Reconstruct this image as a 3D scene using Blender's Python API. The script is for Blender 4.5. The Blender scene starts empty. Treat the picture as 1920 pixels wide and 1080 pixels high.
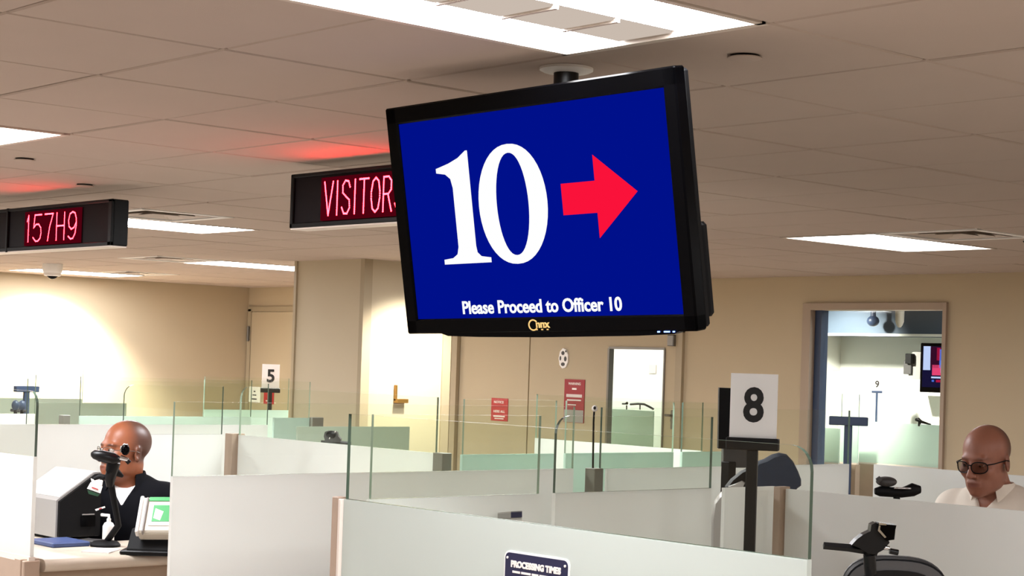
import bpy, math, random
import numpy as np
from mathutils import Matrix, Vector
random.seed(7)
SC = bpy.context.scene
COL = SC.collection
PI = math.pi

# ------------------------------------------------------------------ camera
CAM_R = np.array([[0.66676, 0.74455, 0.03279], [-0.00741, -0.03737, 0.99927], [-0.74524, 0.66652, 0.01940]])
EYE = 1.75
cd = bpy.data.cameras.new('camera')
cam = bpy.data.objects.new('camera', cd)
COL.objects.link(cam)
cd.sensor_fit = 'HORIZONTAL'
cd.sensor_width = 36.0
cd.lens = 3296.8 / 1920 * 36.0
cd.shift_y = (622.4 - 540.0) / 1920
cd.clip_end = 100
r_, u_, f_ = [Vector(v) for v in CAM_R]
f_ = r_.cross(u_) * -1
M = Matrix((( r_.x, u_.x, -f_.x, 0), (r_.y, u_.y, -f_.y, 0), (r_.z, u_.z, -f_.z, EYE), (0, 0, 0, 1)))
cam.matrix_world = M
SC.camera = cam

# ------------------------------------------------------------------ world, exposure
w = bpy.data.worlds.new('world')
SC.world = w
w.use_nodes = True
w.node_tree.nodes['Background'].inputs[0].default_value = (0.02, 0.02, 0.02, 1)
w.node_tree.nodes['Background'].inputs[1].default_value = 1.0
vs = SC.view_settings
vs.view_transform = 'Standard'
vs.look = 'None'
vs.gamma = 1.0
vs.use_curve_mapping = False
vs.exposure = 0.0
SC.cycles.transparent_max_bounces = 48     # many clear panes stand one behind another
SC.cycles.max_bounces = 10
SC.cycles.diffuse_bounces = 6
LAMP = 39.0            # radiance of the ceiling light diffusers
BASKET = 0.80         # radiance of the dim centre baskets
LED = 75.0
CEIL = 2.4847
def spot(name, loc, aim, power, angle, blend, size=0.06, col=(1, .93, .82)):
    l = bpy.data.lights.new(name, 'SPOT')
    l.energy = power; l.spot_size = math.radians(angle); l.spot_blend = blend; l.shadow_soft_size = size; l.color = col
    o = bpy.data.objects.new(name, l)
    COL.objects.link(o)
    o.location = loc
    o.rotation_euler = (Vector(aim) - Vector(loc)).to_track_quat('-Z', 'Y').to_euler()
    return o
# added spots for bright patches: left wall, column face, room behind the window, room behind the door
ADDED_SPOTS = [((-14.95, 7.9, 2.46), (-15.75, 7.9, 0.9), 700, 105, 0.6), ((-9.45, 8.0, 2.46), (-10.2, 8.0, 0.7), 260, 100, 0.7),
        ((-9.0, 10.95, 2.44), (-9.15, 12.6, 1.3), 420, 72, 0.8), ((-11.6, 11.9, 2.46), (-11.9, 12.6, 1.2), 60, 130, 0.8)]
for (lo_, ai_, po_, an_, bl_) in ADDED_SPOTS:
    spot('added_wash_spot', lo_, ai_, po_, an_, bl_)

# ------------------------------------------------------------------ materials
def srgb(r, g, b):
    f = lambda c: (c / 255 / 12.92) if c / 255 <= 0.04045 else ((c / 255 + 0.055) / 1.055) ** 2.4
    return (f(r), f(g), f(b), 1)

def mat(name, rgb, rough=0.6, metal=0.0, noise=0.06, nscale=8.0, bump=0.0, bscale=200.0, coat=0.0, spec=0.5):
    m = bpy.data.materials.new(name)
    m.use_nodes = True
    nt = m.node_tree
    b = nt.nodes['Principled BSDF']
    c = srgb(*rgb)
    b.inputs['Roughness'].default_value = rough
    b.inputs['Metallic'].default_value = metal
    b.inputs['Specular IOR Level'].default_value = spec
    b.inputs['Coat Weight'].default_value = coat
    tc = nt.nodes.new('ShaderNodeTexCoord')
    n = nt.nodes.new('ShaderNodeTexNoise')
    n.inputs['Scale'].default_value = nscale
    n.inputs['Detail'].default_value = 4
    nt.links.new(tc.outputs['Object'], n.inputs['Vector'])
    mx = nt.nodes.new('ShaderNodeMix')
    mx.data_type = 'RGBA'
    mx.inputs[6].default_value = (c[0] * (1 - noise), c[1] * (1 - noise), c[2] * (1 - noise), 1)
    mx.inputs[7].default_value = (min(1, c[0] * (1 + noise)), min(1, c[1] * (1 + noise)), min(1, c[2] * (1 + noise)), 1)
    nt.links.new(n.outputs['Fac'], mx.inputs[0])
    nt.links.new(mx.outputs[2], b.inputs['Base Color'])
    if bump:
        n2 = nt.nodes.new('ShaderNodeTexNoise')
        n2.inputs['Scale'].default_value = bscale
        nt.links.new(tc.outputs['Object'], n2.inputs['Vector'])
        bp = nt.nodes.new('ShaderNodeBump')
        bp.inputs['Strength'].default_value = bump
        bp.inputs['Distance'].default_value = 0.002
        nt.links.new(n2.outputs['Fac'], bp.inputs['Height'])
        nt.links.new(bp.outputs['Normal'], b.inputs['Normal'])
    return m

def emit(name, rgb, strength, linear=False):
    m = bpy.data.materials.new(name)
    m.use_nodes = True
    nt = m.node_tree
    nt.nodes.clear()
    o = nt.nodes.new('ShaderNodeOutputMaterial')
    e = nt.nodes.new('ShaderNodeEmission')
    e.inputs[0].default_value = rgb if linear else srgb(*rgb)
    e.inputs[1].default_value = strength
    nt.links.new(e.outputs[0], o.inputs[0])
    return m

def glass(name, tint, refl=1.0):
    """thin clear pane: tinted see-through with Fresnel reflection"""
    m = bpy.data.materials.new(name)
    m.use_nodes = True
    nt = m.node_tree
    nt.nodes.clear()
    o = nt.nodes.new('ShaderNodeOutputMaterial')
    t = nt.nodes.new('ShaderNodeBsdfTransparent')
    t.inputs[0].default_value = tint
    g = nt.nodes.new('ShaderNodeBsdfGlossy')
    g.inputs['Roughness'].default_value = 0.02
    lw = nt.nodes.new('ShaderNodeLayerWeight')      # Schlick curve, the same from both faces
    pw = nt.nodes.new('ShaderNodeMath')
    pw.operation = 'POWER'
    pw.inputs[1].default_value = 5.0
    nt.links.new(lw.outputs['Facing'], pw.inputs[0])
    mu = nt.nodes.new('ShaderNodeMath')
    mu.operation = 'MULTIPLY_ADD'
    mu.inputs[1].default_value = 0.9 * refl
    mu.inputs[2].default_value = 0.03 * refl
    nt.links.new(pw.outputs[0], mu.inputs[0])
    mx = nt.nodes.new('ShaderNodeMixShader')
    nt.links.new(mu.outputs[0], mx.inputs[0])
    nt.links.new(t.outputs[0], mx.inputs[1])
    nt.links.new(g.outputs[0], mx.inputs[2])
    nt.links.new(mx.outputs[0], o.inputs[0])
    return m

def frosted(name, rgb, transl=0.3):
    m = bpy.data.materials.new(name)
    m.use_nodes = True
    nt = m.node_tree
    nt.nodes.clear()
    o = nt.nodes.new('ShaderNodeOutputMaterial')
    c = srgb(*rgb)
    tc = nt.nodes.new('ShaderNodeTexCoord')
    n = nt.nodes.new('ShaderNodeTexNoise')
    n.inputs['Scale'].default_value = 3.0
    nt.links.new(tc.outputs['Object'], n.inputs['Vector'])
    mc = nt.nodes.new('ShaderNodeMix')
    mc.data_type = 'RGBA'
    mc.inputs[6].default_value = (c[0] * .97, c[1] * .97, c[2] * .97, 1)
    mc.inputs[7].default_value = (min(c[0] * 1.03, 1), min(c[1] * 1.03, 1), min(c[2] * 1.03, 1), 1)
    nt.links.new(n.outputs['Fac'], mc.inputs[0])
    d = nt.nodes.new('ShaderNodeBsdfDiffuse')
    t = nt.nodes.new('ShaderNodeBsdfTranslucent')
    g = nt.nodes.new('ShaderNodeBsdfGlossy')
    g.inputs['Roughness'].default_value = 0.25
    nt.links.new(mc.outputs[2], d.inputs[0])
    nt.links.new(mc.outputs[2], t.inputs[0])
    m1 = nt.nodes.new('ShaderNodeMixShader')
    m1.inputs[0].default_value = transl
    nt.links.new(d.outputs[0], m1.inputs[1])
    nt.links.new(t.outputs[0], m1.inputs[2])
    m2 = nt.nodes.new('ShaderNodeMixShader')
    m2.inputs[0].default_value = 0.04
    nt.links.new(m1.outputs[0], m2.inputs[1])
    nt.links.new(g.outputs[0], m2.inputs[2])
    nt.links.new(m2.outputs[0], o.inputs[0])
    return m

def vcol(name, rough=0.45, spec=0.4, sss=0.0, bump=0.15, bscale=400):
    m = bpy.data.materials.new(name)
    m.use_nodes = True
    nt = m.node_tree
    b = nt.nodes['Principled BSDF']
    a = nt.nodes.new('ShaderNodeAttribute')
    a.attribute_name = 'Col'
    nt.links.new(a.outputs['Color'], b.inputs['Base Color'])
    b.inputs['Roughness'].default_value = rough
    b.inputs['Specular IOR Level'].default_value = spec
    tc = nt.nodes.new('ShaderNodeTexCoord')
    n2 = nt.nodes.new('ShaderNodeTexNoise')
    n2.inputs['Scale'].default_value = bscale
    nt.links.new(tc.outputs['Object'], n2.inputs['Vector'])
    bp = nt.nodes.new('ShaderNodeBump')
    bp.inputs['Strength'].default_value = bump
    bp.inputs['Distance'].default_value = 0.001
    nt.links.new(n2.outputs['Fac'], bp.inputs['Height'])
    nt.links.new(bp.outputs['Normal'], b.inputs['Normal'])
    return m

MT = dict(
    wall=mat('beige_wall_paint', (184, 169, 142), 0.8, noise=0.02, nscale=2, bump=0.05),
    wallw=mat('white_wall_paint', (226, 228, 222), 0.8, noise=0.02, nscale=2, bump=0.05),
    column=mat('column_paint', (190, 178, 153), 0.75, noise=0.02, nscale=2, bump=0.05),
    trim=mat('beige_metal_trim', (166, 152, 126), 0.5, noise=0.03),
    doorp=mat('beige_door_paint', (180, 165, 137), 0.6, noise=0.03, nscale=3),
    tile=mat('ceiling_tile_board', (176, 161, 149), 0.95, noise=0.03, nscale=5, bump=0.25, bscale=350),
    grid=mat('ceiling_grid_metal', (96, 84, 76), 0.6, noise=0.02),
    floor=mat('carpet', (192, 180, 168), 0.95, noise=0.2, nscale=60, bump=0.5, bscale=300),
    lampframe=mat('lamp_frame_metal', (196, 184, 172), 0.5, noise=0.02),
    black=mat('black_plastic', (7, 7, 9), 0.35, noise=0.1, spec=0.3),
    gloss=mat('gloss_black_plastic', (2, 2, 3), 0.22, noise=0.1, spec=0.07),
    signblack=mat('matt_black_sign_metal', (6, 6, 7), 0.5, noise=0.1, spec=0.2),
    card=frosted('white_acrylic_card', (254, 254, 253), 0.45),
    cardt=frosted('thin_white_acrylic_card', (254, 254, 253), 0.85),
    matt=mat('matt_black_plastic', (6, 6, 8), 0.6, spec=0.2, noise=0.1),
    pole=mat('black_powder_coat', (13, 12, 15), 0.45, noise=0.1, spec=0.3),
    dgrey=mat('dark_grey_plastic', (62, 60, 60), 0.5, noise=0.08),
    grey=mat('grey_plastic', (150, 147, 144), 0.45, noise=0.05),
    silver=mat('silver_plastic', (172, 168, 164), 0.35, metal=0.5, noise=0.05),
    chrome=mat('chrome_metal', (200, 200, 202), 0.15, metal=1.0, noise=0.02),
    steel=mat('brushed_steel', (120, 116, 110), 0.4, metal=0.8, noise=0.06),
    brass=mat('brass_metal', (170, 130, 70), 0.35, metal=0.8, noise=0.05),
    tan=mat('tan_laminate', (172, 150, 132), 0.55, noise=0.05, nscale=20),
    tand=mat('brown_laminate', (150, 130, 110), 0.5, noise=0.05, nscale=20),
    desk=mat('desk_laminate', (196, 184, 168), 0.4, noise=0.04, nscale=20),
    alu=mat('pale_aluminium_channel', (226, 214, 204), 0.4, noise=0.03),
    greypost=mat('grey_post_metal', (122, 120, 110), 0.45, noise=0.04),
    white=mat('white_plastic', (232, 230, 226), 0.5, noise=0.02),
    paper=mat('white_card', (246, 244, 240), 0.7, noise=0.01),
    paperg=mat('grey_white_card', (214, 204, 200), 0.7, noise=0.02),
    ink=mat('black_ink', (16, 14, 15), 0.6, noise=0.05),
    red=mat('red_print', (178, 34, 40), 0.5, noise=0.05),
    redd=mat('dark_red_print', (150, 24, 38), 0.5, noise=0.05),
    whiteink=mat('white_print', (238, 230, 224), 0.5, noise=0.02),
    navy=mat('navy_print', (20, 22, 62), 0.45, noise=0.05),
    navyf=mat('navy_fabric', (38, 52, 74), 0.8, noise=0.12, nscale=40, bump=0.2),
    blue=mat('blue_cover', (62, 78, 122), 0.5, noise=0.05),
    green=mat('green_print', (20, 150, 66), 0.4, noise=0.05),
    cream=mat('cream_plastic', (206, 200, 186), 0.45, noise=0.04),
    soffit=mat('slate_blue_paint', (70, 84, 100), 0.7, noise=0.04),
    winframe=mat('mauve_grey_frame', (164, 146, 128), 0.5, noise=0.03),
    winblue=mat('dark_blue_gasket', (52, 66, 92), 0.4, noise=0.05),
    edge=mat('glass_edge_green', (78, 96, 84), 0.2, noise=0.05),
    edgel=mat('glass_edge_pale', (136, 154, 136), 0.2, noise=0.05),
    glass=glass('clear_glass', (0.975, 0.990, 0.968, 1), 0.6),
    wglass=glass('window_glass', (0.955, 0.985, 0.975, 1), 0.6),
    frost=frosted('frosted_white_glass', (240, 241, 238), 0.42),
    frostg=frosted('frosted_pale_green_glass', (224, 231, 226), 0.4),
    teal=frosted('frosted_teal_glass', (212, 232, 224), 0.45),
    sage=frosted('frosted_sage_glass', (196, 206, 192), 0.42),
    mint=frosted('frosted_mint_glass', (228, 243, 236), 0.58),
    lamp=emit('lamp_diffuser', (250, 251, 255), LAMP),
    lampd=emit('lamp_diffuser_dim', (250, 251, 255), LAMP * 0.4),
    basket=emit('lamp_basket', (222, 206, 192), BASKET),
    screen=emit('screen_blue', (0, 16, 138), 1.0),
    scrwhite=emit('screen_white', (255, 255, 255), 1.0),
    scrred=emit('screen_red', (250, 18, 58), 1.0),
    leddot=emit('led_red', (1.0, 0.0075, 0.0115, 1), LED, True),
    ledhalo=emit('led_halo_glow', (0.075, 0.0006, 0.005, 1), 1.0, True),  # stands in for the halo around the lit letters
    ledface=mat('led_sign_face', (12, 2, 5), 0.6, noise=0.1, spec=0.15),
    blueled=emit('blue_power_led', (0.15, 0.25, 1.0, 1), 6.0, True),
)

# ------------------------------------------------------------------ mesh helpers
WM = {}     # world matrices of empties

def setp(o, label=None, cat=None, group=None, kind=None):
    if label: o['label'] = label
    if cat: o['category'] = cat
    if group: o['group'] = group
    if kind: o['kind'] = kind
    return o

def thing(name, label, cat, loc=(0, 0, 0), rotz=0.0, group=None, kind=None):
    o = bpy.data.objects.new(name, None)
    o.empty_display_size = 0.1
    COL.objects.link(o)
    o.location = loc
    o.rotation_euler = (0, 0, rotz)
    WM[o] = Matrix.Translation(loc) @ Matrix.Rotation(rotz, 4, 'Z')
    return setp(o, label, cat, group, kind)

class MB:
    """collects shapes; build() links them as ONE mesh object.  mi = material slot of the next faces"""
    def __init__(s):
        s.v = []; s.f = []; s.m = []; s.mi = 0; s.T = None
    def add(s, vs, fs, mi=None):
        n = len(s.v)
        if s.T is not None:
            vs = [s.T @ Vector(v) for v in vs]
        s.v += [tuple(v) for v in vs]
        s.f += [tuple(i + n for i in f) for f in fs]
        s.m += [s.mi if mi is None else mi] * len(fs)
        return s
    def box(s, x0, x1, y0, y1, z0, z1, b=0.0):
        if b <= 0:
            vs = [(x, y, z) for z in (z0, z1) for y in (y0, y1) for x in (x0, x1)]
            return s.add(vs, [(0, 2, 3, 1), (4, 5, 7, 6), (0, 1, 5, 4), (2, 6, 7, 3), (0, 4, 6, 2), (1, 3, 7, 5)])
        # box with rounded vertical + horizontal edges (chamfer)
        c = [(x0, x1), (y0, y1), (z0, z1)]
        vs = []; idx = {}
        for ix in (0, 1):
            for iy in (0, 1):
                for iz in (0, 1):
                    p = [c[0][ix], c[1][iy], c[2][iz]]
                    sg = [1 if ix == 0 else -1, 1 if iy == 0 else -1, 1 if iz == 0 else -1]
                    for ax in range(3):
                        q = [p[k] + (0 if k == ax else sg[k] * b) for k in range(3)]
                        idx[(ix, iy, iz, ax)] = len(vs)
                        vs.append(q)
        I = lambda ix, iy, iz, ax: idx[(ix, iy, iz, ax)]
        fs = []
        fs.append([I(0, 0, 0, 0), I(0, 0, 1, 0), I(0, 1, 1, 0), I(0, 1, 0, 0)])
        fs.append([I(1, 0, 0, 0), I(1, 1, 0, 0), I(1, 1, 1, 0), I(1, 0, 1, 0)])
        fs.append([I(0, 0, 0, 1), I(1, 0, 0, 1), I(1, 0, 1, 1), I(0, 0, 1, 1)])
        fs.append([I(0, 1, 0, 1), I(0, 1, 1, 1), I(1, 1, 1, 1), I(1, 1, 0, 1)])
        fs.append([I(0, 0, 0, 2), I(0, 1, 0, 2), I(1, 1, 0, 2), I(1, 0, 0, 2)])
        fs.append([I(0, 0, 1, 2), I(1, 0, 1, 2), I(1, 1, 1, 2), I(0, 1, 1, 2)])
        for a in (0, 1):
            for bb in (0, 1):
                fs.append([I(0, a, bb, 1), I(1, a, bb, 1), I(1, a, bb, 2), I(0, a, bb, 2)])
                fs.append([I(a, 0, bb, 0), I(a, 1, bb, 0), I(a, 1, bb, 2), I(a, 0, bb, 2)])
                fs.append([I(a, bb, 0, 0), I(a, bb, 1, 0), I(a, bb, 1, 1), I(a, bb, 0, 1)])
        for ix in (0, 1):
            for iy in (0, 1):
                for iz in (0, 1):
                    fs.append([I(ix, iy, iz, 0), I(ix, iy, iz, 1), I(ix, iy, iz, 2)])
        return s.add(vs, fs)
    def tube(s, pts, r, n=12, cap=True):
        pts = [Vector(p) for p in pts]
        rs = r if isinstance(r, (list, tuple)) else [r] * len(pts)
        vs = []; up = None
        for i, p in enumerate(pts):
            d = (pts[min(i + 1, len(pts) - 1)] - pts[max(i - 1, 0)]).normalized()
            if up is None:
                a = Vector((0, 0, 1)) if abs(d.z) < 0.9 else Vector((1, 0, 0))
                up = (a - d * a.dot(d)).normalized()
            else:
                up = (up - d * up.dot(d)).normalized()
            sd = d.cross(up)
            for k in range(n):
                t = 2 * PI * k / n
                vs.append(p + (up * math.cos(t) + sd * math.sin(t)) * rs[i])
        fs = []
        for i in range(len(pts) - 1):
            for k in range(n):
                a = i * n + k; b = i * n + (k + 1) % n
                fs.append((a, b, b + n, a + n))
        if cap:
            fs.append(tuple(range(n - 1, -1, -1)))
            fs.append(tuple((len(pts) - 1) * n + k for k in range(n)))
        return s.add(vs, fs)
    def lathe(s, prof, c=(0, 0, 0), n=24, axis='Z'):
        vs = []; fs = []
        for (r, z) in prof:
            for k in range(n):
                t = 2 * PI * k / n
                p = (r * math.cos(t), r * math.sin(t), z)
                if axis == 'Y': p = (p[0], p[2], p[1])
                if axis == 'X': p = (p[2], p[0], p[1])
                vs.append((c[0] + p[0], c[1] + p[1], c[2] + p[2]))
        for i in range(len(prof) - 1):
            for k in range(n):
                a = i * n + k; b = i * n + (k + 1) % n
                fs.append((a, b, b + n, a + n))
        fs.append(tuple(range(n - 1, -1, -1)))
        fs.append(tuple((len(prof) - 1) * n + k for k in range(n)))
        return s.add(vs, fs)
    def prism(s, poly, y0, y1, plane='XZ', sides=None):
        """poly in (a,b); extruded from y0 to y1 along the third axis"""
        n = len(poly)
        def P(a, b, t):
            return {'XZ': (a, t, b), 'YZ': (t, a, b), 'XY': (a, b, t)}[plane]
        vs = [P(a, b, y0) for a, b in poly] + [P(a, b, y1) for a, b in poly]
        s.add(vs, [tuple(range(n)), tuple(range(2 * n - 1, n - 1, -1))])
        n0 = len(s.v) - 2 * n
        mi = s.mi if sides is None else sides
        for k in range(n):
            j = (k + 1) % n
            s.f.append((n0 + k, n0 + n + k, n0 + n + j, n0 + j)); s.m.append(mi)
        return s
    def ellipsoid(s, c, r, n=20, m=12):
        vs = [(c[0], c[1], c[2] - r[2])]
        fs = []
        for i in range(1, m):
            a = -PI / 2 + PI * i / m
            for k in range(n):
                t = 2 * PI * k / n
                vs.append((c[0] + r[0] * math.cos(a) * math.cos(t), c[1] + r[1] * math.cos(a) * math.sin(t), c[2] + r[2] * math.sin(a)))
        vs.append((c[0], c[1], c[2] + r[2]))
        for k in range(n):
            fs.append((0, 1 + (k + 1) % n, 1 + k))
            fs.append((len(vs) - 1, len(vs) - 1 - n + k, len(vs) - 1 - n + (k + 1) % n))
        for i in range(m - 2):
            for k in range(n):
                a = 1 + i * n + k; b = 1 + i * n + (k + 1) % n
                fs.append((a, b, b + n, a + n))
        return s.add(vs, fs)
    def build(s, name, mats, parent=None, world=True, smooth=None):
        mats = mats if isinstance(mats, (list, tuple)) else [mats]
        V = [Vector(v) for v in s.v]
        if parent is not None and world:
            inv = parent_world(parent).inverted()
            V = [inv @ v for v in V]
        lo = Vector([min(v[k] for v in V) for k in range(3)])
        hi = Vector([max(v[k] for v in V) for k in range(3)])
        o_ = Vector(((lo.x + hi.x) / 2, (lo.y + hi.y) / 2, lo.z))
        me = bpy.data.meshes.new(name)
        me.from_pydata([v - o_ for v in V], [], s.f)
        for mm in mats: me.materials.append(mm)
        me.polygons.foreach_set('material_index', s.m)
        if smooth:
            me.polygons.foreach_set('use_smooth', [True] * len(s.f))
            me.set_sharp_from_angle(angle=math.radians(smooth))
        me.update()
        fix_normals(me)
        o = bpy.data.objects.new(name, me)
        COL.objects.link(o)
        o.location = o_
        if parent is not None:
            o.parent = parent
            WM[o] = parent_world(parent) @ Matrix.Translation(o_)
        else:
            WM[o] = Matrix.Translation(o_)
        return o

def parent_world(p):
    return WM[p]

import bmesh
def fix_normals(me):
    bm = bmesh.new(); bm.from_mesh(me)
    bmesh.ops.recalc_face_normals(bm, faces=bm.faces)
    bm.to_mesh(me); bm.free()

def copy_tree(o, parent=None):
    c = o.copy()
    COL.objects.link(c)
    if parent is not None: c.parent = parent
    for ch in list(o.children):
        copy_tree(ch, c)
    return c

def text_mesh(txt, size, bold=0.0, extrude=0.0006, shear=0.0):
    cu = bpy.data.curves.new('lettering', 'FONT')
    cu.body = txt; cu.size = size; cu.offset = bold; cu.extrude = extrude
    cu.align_x = 'CENTER'; cu.align_y = 'CENTER'; cu.shear = shear
    cu.resolution_u = 4
    to = bpy.data.objects.new('lettering', cu)
    COL.objects.link(to)
    bpy.context.view_layer.update()
    me = bpy.data.meshes.new_from_object(to.evaluated_get(bpy.context.evaluated_depsgraph_get()))
    bpy.data.objects.remove(to)
    bpy.data.curves.remove(cu)
    return me

def text(name, txt, m, parent, T, width=None, height=None, size=0.1, bold=0.0):
    """lettering fitted to width x height, lying in local XZ of matrix T (facing -Y)"""
    me = text_mesh(txt, size, bold)
    co = np.array([v.co[:] for v in me.vertices])
    lo, hi = co.min(0), co.max(0)
    sx = width / (hi[0] - lo[0]) if width else 1
    sy = height / (hi[1] - lo[1]) if height else sx
    if width is None: sx = sy
    b = MB()
    P = []
    for c in co:
        P.append(T @ Vector(((c[0] - (lo[0] + hi[0]) / 2) * sx, -c[2], (c[1] - (lo[1] + hi[1]) / 2) * sy)))
    b.add(P, [tuple(p.vertices) for p in me.polygons])
    bpy.data.meshes.remove(me)
    return b.build(name, m, parent)

# ================================================================== SETTING
OX, OY, TX, TY = -5.4367, 2.8283, 0.61, 0.559614
XL, YB = -15.7, 10.3
XR, YF = 3.2, -4.2

def struct(name, b, m, parent=None):
    o = b.build(name, m, parent)
    if parent is None: o['kind'] = 'structure'
    return o

struct('floor', MB().box(XL - .1, XR + .1, YF - .1, 14.2, -0.1, 0), MT['floor'])
struct('wall_left', MB().box(XL - .12, XL, YF, YB, 0, CEIL + .1), MT['wall'])
struct('wall_right', MB().box(XR, XR + .12, YF, YB, 0, CEIL + .1), MT['wall'])
struct('wall_front', MB().box(XL - .12, XR + .12, YF - .12, YF, 0, CEIL + .1), MT['wall'])
# back wall with the openings of double door window and the observation window
WX0, WX1, WZ0, WZ1 = -8.27, -7.02, 0.55, 2.285
DX0, DX1, DZ1 = -12.3, -9.46, 2.12
b = MB()
b.box(XL - .12, DX0, YB, YB + .12, 0, CEIL + .1)
b.box(DX0, DX1, YB, YB + .12, DZ1, CEIL + .1)
b.box(DX1, WX0, YB, YB + .12, 0, CEIL + .1)
b.box(WX0, WX1, YB, YB + .12, 0, WZ0)
b.box(WX0, WX1, YB, YB + .12, WZ1, CEIL + .1)
b.box(WX1, XR + .12, YB, YB + .12, 0, CEIL + .1)
struct('wall_back', b, MT['wall'])
# column standing forward of the back wall
struct('wall_column', MB().box(-10.94, -10.1, 7.6, 8.4, 0, CEIL + .1), MT['column'])
t1 = MB().box(-10.96, -10.93, 7.585, 7.62, 0, CEIL).box(-10.13, -10.085, 7.585, 7.66, 0, CEIL)
struct('trim_1', t1, MT['trim'])
struct('trim_2', MB().box(-10.13, -10.085, 8.34, 8.415, 0, CEIL), MT['trim'])
struct('baseboard_back', MB().box(XL, DX0, YB - .012, YB, 0, .1).box(DX1, XR, YB - .012, YB, 0, .1), MT['trim'])
struct('baseboard_left', MB().box(XL, XL + .012, YF, YB, 0, .1), MT['trim'])

# rooms beyond the back wall
YFAR = 12.6
struct('wall_far', MB().box(-14.2, -3.4, YFAR, YFAR + .12, 0, CEIL + .1), MT['wallw'])
struct('wall_divider', MB().box(-9.8, -9.7, YB + .12, YFAR, 0, CEIL + .1), MT['wallw'])
struct('wall_end', MB().box(-14.3, -14.2, YB + .12, YFAR + .12, 0, CEIL + .1).box(-3.4, -3.3, YB + .12, YFAR + .12, 0, CEIL + .1), MT['wallw'])

# ------------------------------------------------------------------ ceiling: grid backing + tiles
ceiling = thing('ceiling', None, None, (0, 0, CEIL), kind='structure')
MB().box(XL - .1, XR + .1, YF - .1, YFAR + .2, CEIL + .012, CEIL + .05).build('ceiling_grid', MT['grid'], ceiling)
GAP = 0.0055
def tile_bm(hx, hy):
    c = 0.004
    return MB().add([(-hx, -hy, .018), (hx, -hy, .018), (hx, hy, .018), (-hx, hy, .018),
                     (-hx, -hy, c), (hx, -hy, c), (hx, hy, c), (-hx, hy, c),
                     (-hx + c, -hy + c, 0), (hx - c, -hy + c, 0), (hx - c, hy - c, 0), (-hx + c, hy - c, 0)],
                    [(4, 5, 1, 0), (5, 6, 2, 1), (6, 7, 3, 2), (7, 4, 0, 3), (8, 9, 5, 4), (9, 10, 6, 5), (10, 11, 7, 6), (11, 8, 4, 7), (11, 10, 9, 8)])
LIGHTS = [(4, -2), (-1, -2), (-6, 3), (-1, 3), (-1, 8), (-6, 8), (-11, 8), (-16, 8)]
UNSEEN = [(-6, -2), (-11, 3), (-16, 3), (9, -2), (-1, -7), (9, -7), (-11, -2), (-6, -7), (9, 3), (9, 8)]
VENTS = [(-5, 3), (-11, 7), (0, 8), (-15, 9)]
used = set()
for (i, j) in LIGHTS + UNSEEN:
    used |= {(i, j), (i, j + 1)}
used |= set(VENTS)
def pxl(p):
    c = CAM_R @ (np.array(p) - np.array([0, 0, EYE]))
    if c[2] < 0.3: return None
    return 960 + 3296.8 * c[0] / c[2], 622.4 - 3296.8 * c[1] / c[2], c[2]
vis = []; rest = []
for i in range(-18, 15):
    for j in range(-13, 14):
        x0, x1 = OX + i * TX, OX + (i + 1) * TX
        y0, y1 = OY + j * TY, OY + (j + 1) * TY
        if (i, j) in used: continue
        x0, x1, y0, y1 = max(x0, XL), min(x1, XR), max(y0, YF), min(y1, YB)
        if x1 - x0 < .05 or y1 - y0 < .05: continue
        q = [pxl((x, y, CEIL)) for x, y in ((x0, y0), (x1, y0), (x1, y1), (x0, y1), ((x0 + x1) / 2, (y0 + y1) / 2))]
        inside = any(p and -40 < p[0] < 1960 and -40 < p[1] < 1100 for p in q)
        d = min([p[2] for p in q if p] or [99])
        (vis if inside else rest).append((d, i, j, x0, x1, y0, y1))
vis.sort()
rest += vis[300:]
vis = vis[:300]
tme = None
for k, (d, i, j, x0, x1, y0, y1) in enumerate(vis):
    full = abs(x1 - x0 - TX) < .01 and abs(y1 - y0 - TY) < .01
    if full and tme is not None:
        o = bpy.data.objects.new('ceiling_tile', tme)
        COL.objects.link(o)
        o.parent = ceiling
    else:
        o = tile_bm((x1 - x0) / 2 - GAP, (y1 - y0) / 2 - GAP).build('ceiling_tile', MT['tile'], ceiling, world=False)
        if full: tme = o.data
    o.location = ((x0 + x1) / 2, (y0 + y1) / 2, random.uniform(-.0012, .0012))
    o.rotation_euler = (random.uniform(-.0025, .0025), random.uniform(-.0025, .0025), 0)
b = MB()
for (d, i, j, x0, x1, y0, y1) in rest:
    tb = tile_bm((x1 - x0) / 2 - GAP, (y1 - y0) / 2 - GAP)
    b.add([(v[0] + (x0 + x1) / 2, v[1] + (y0 + y1) / 2, v[2] + CEIL) for v in tb.v], tb.f)
o = b.build('ceiling_tile_field', MT['tile'], ceiling)
o['kind'] = 'stuff'

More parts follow.
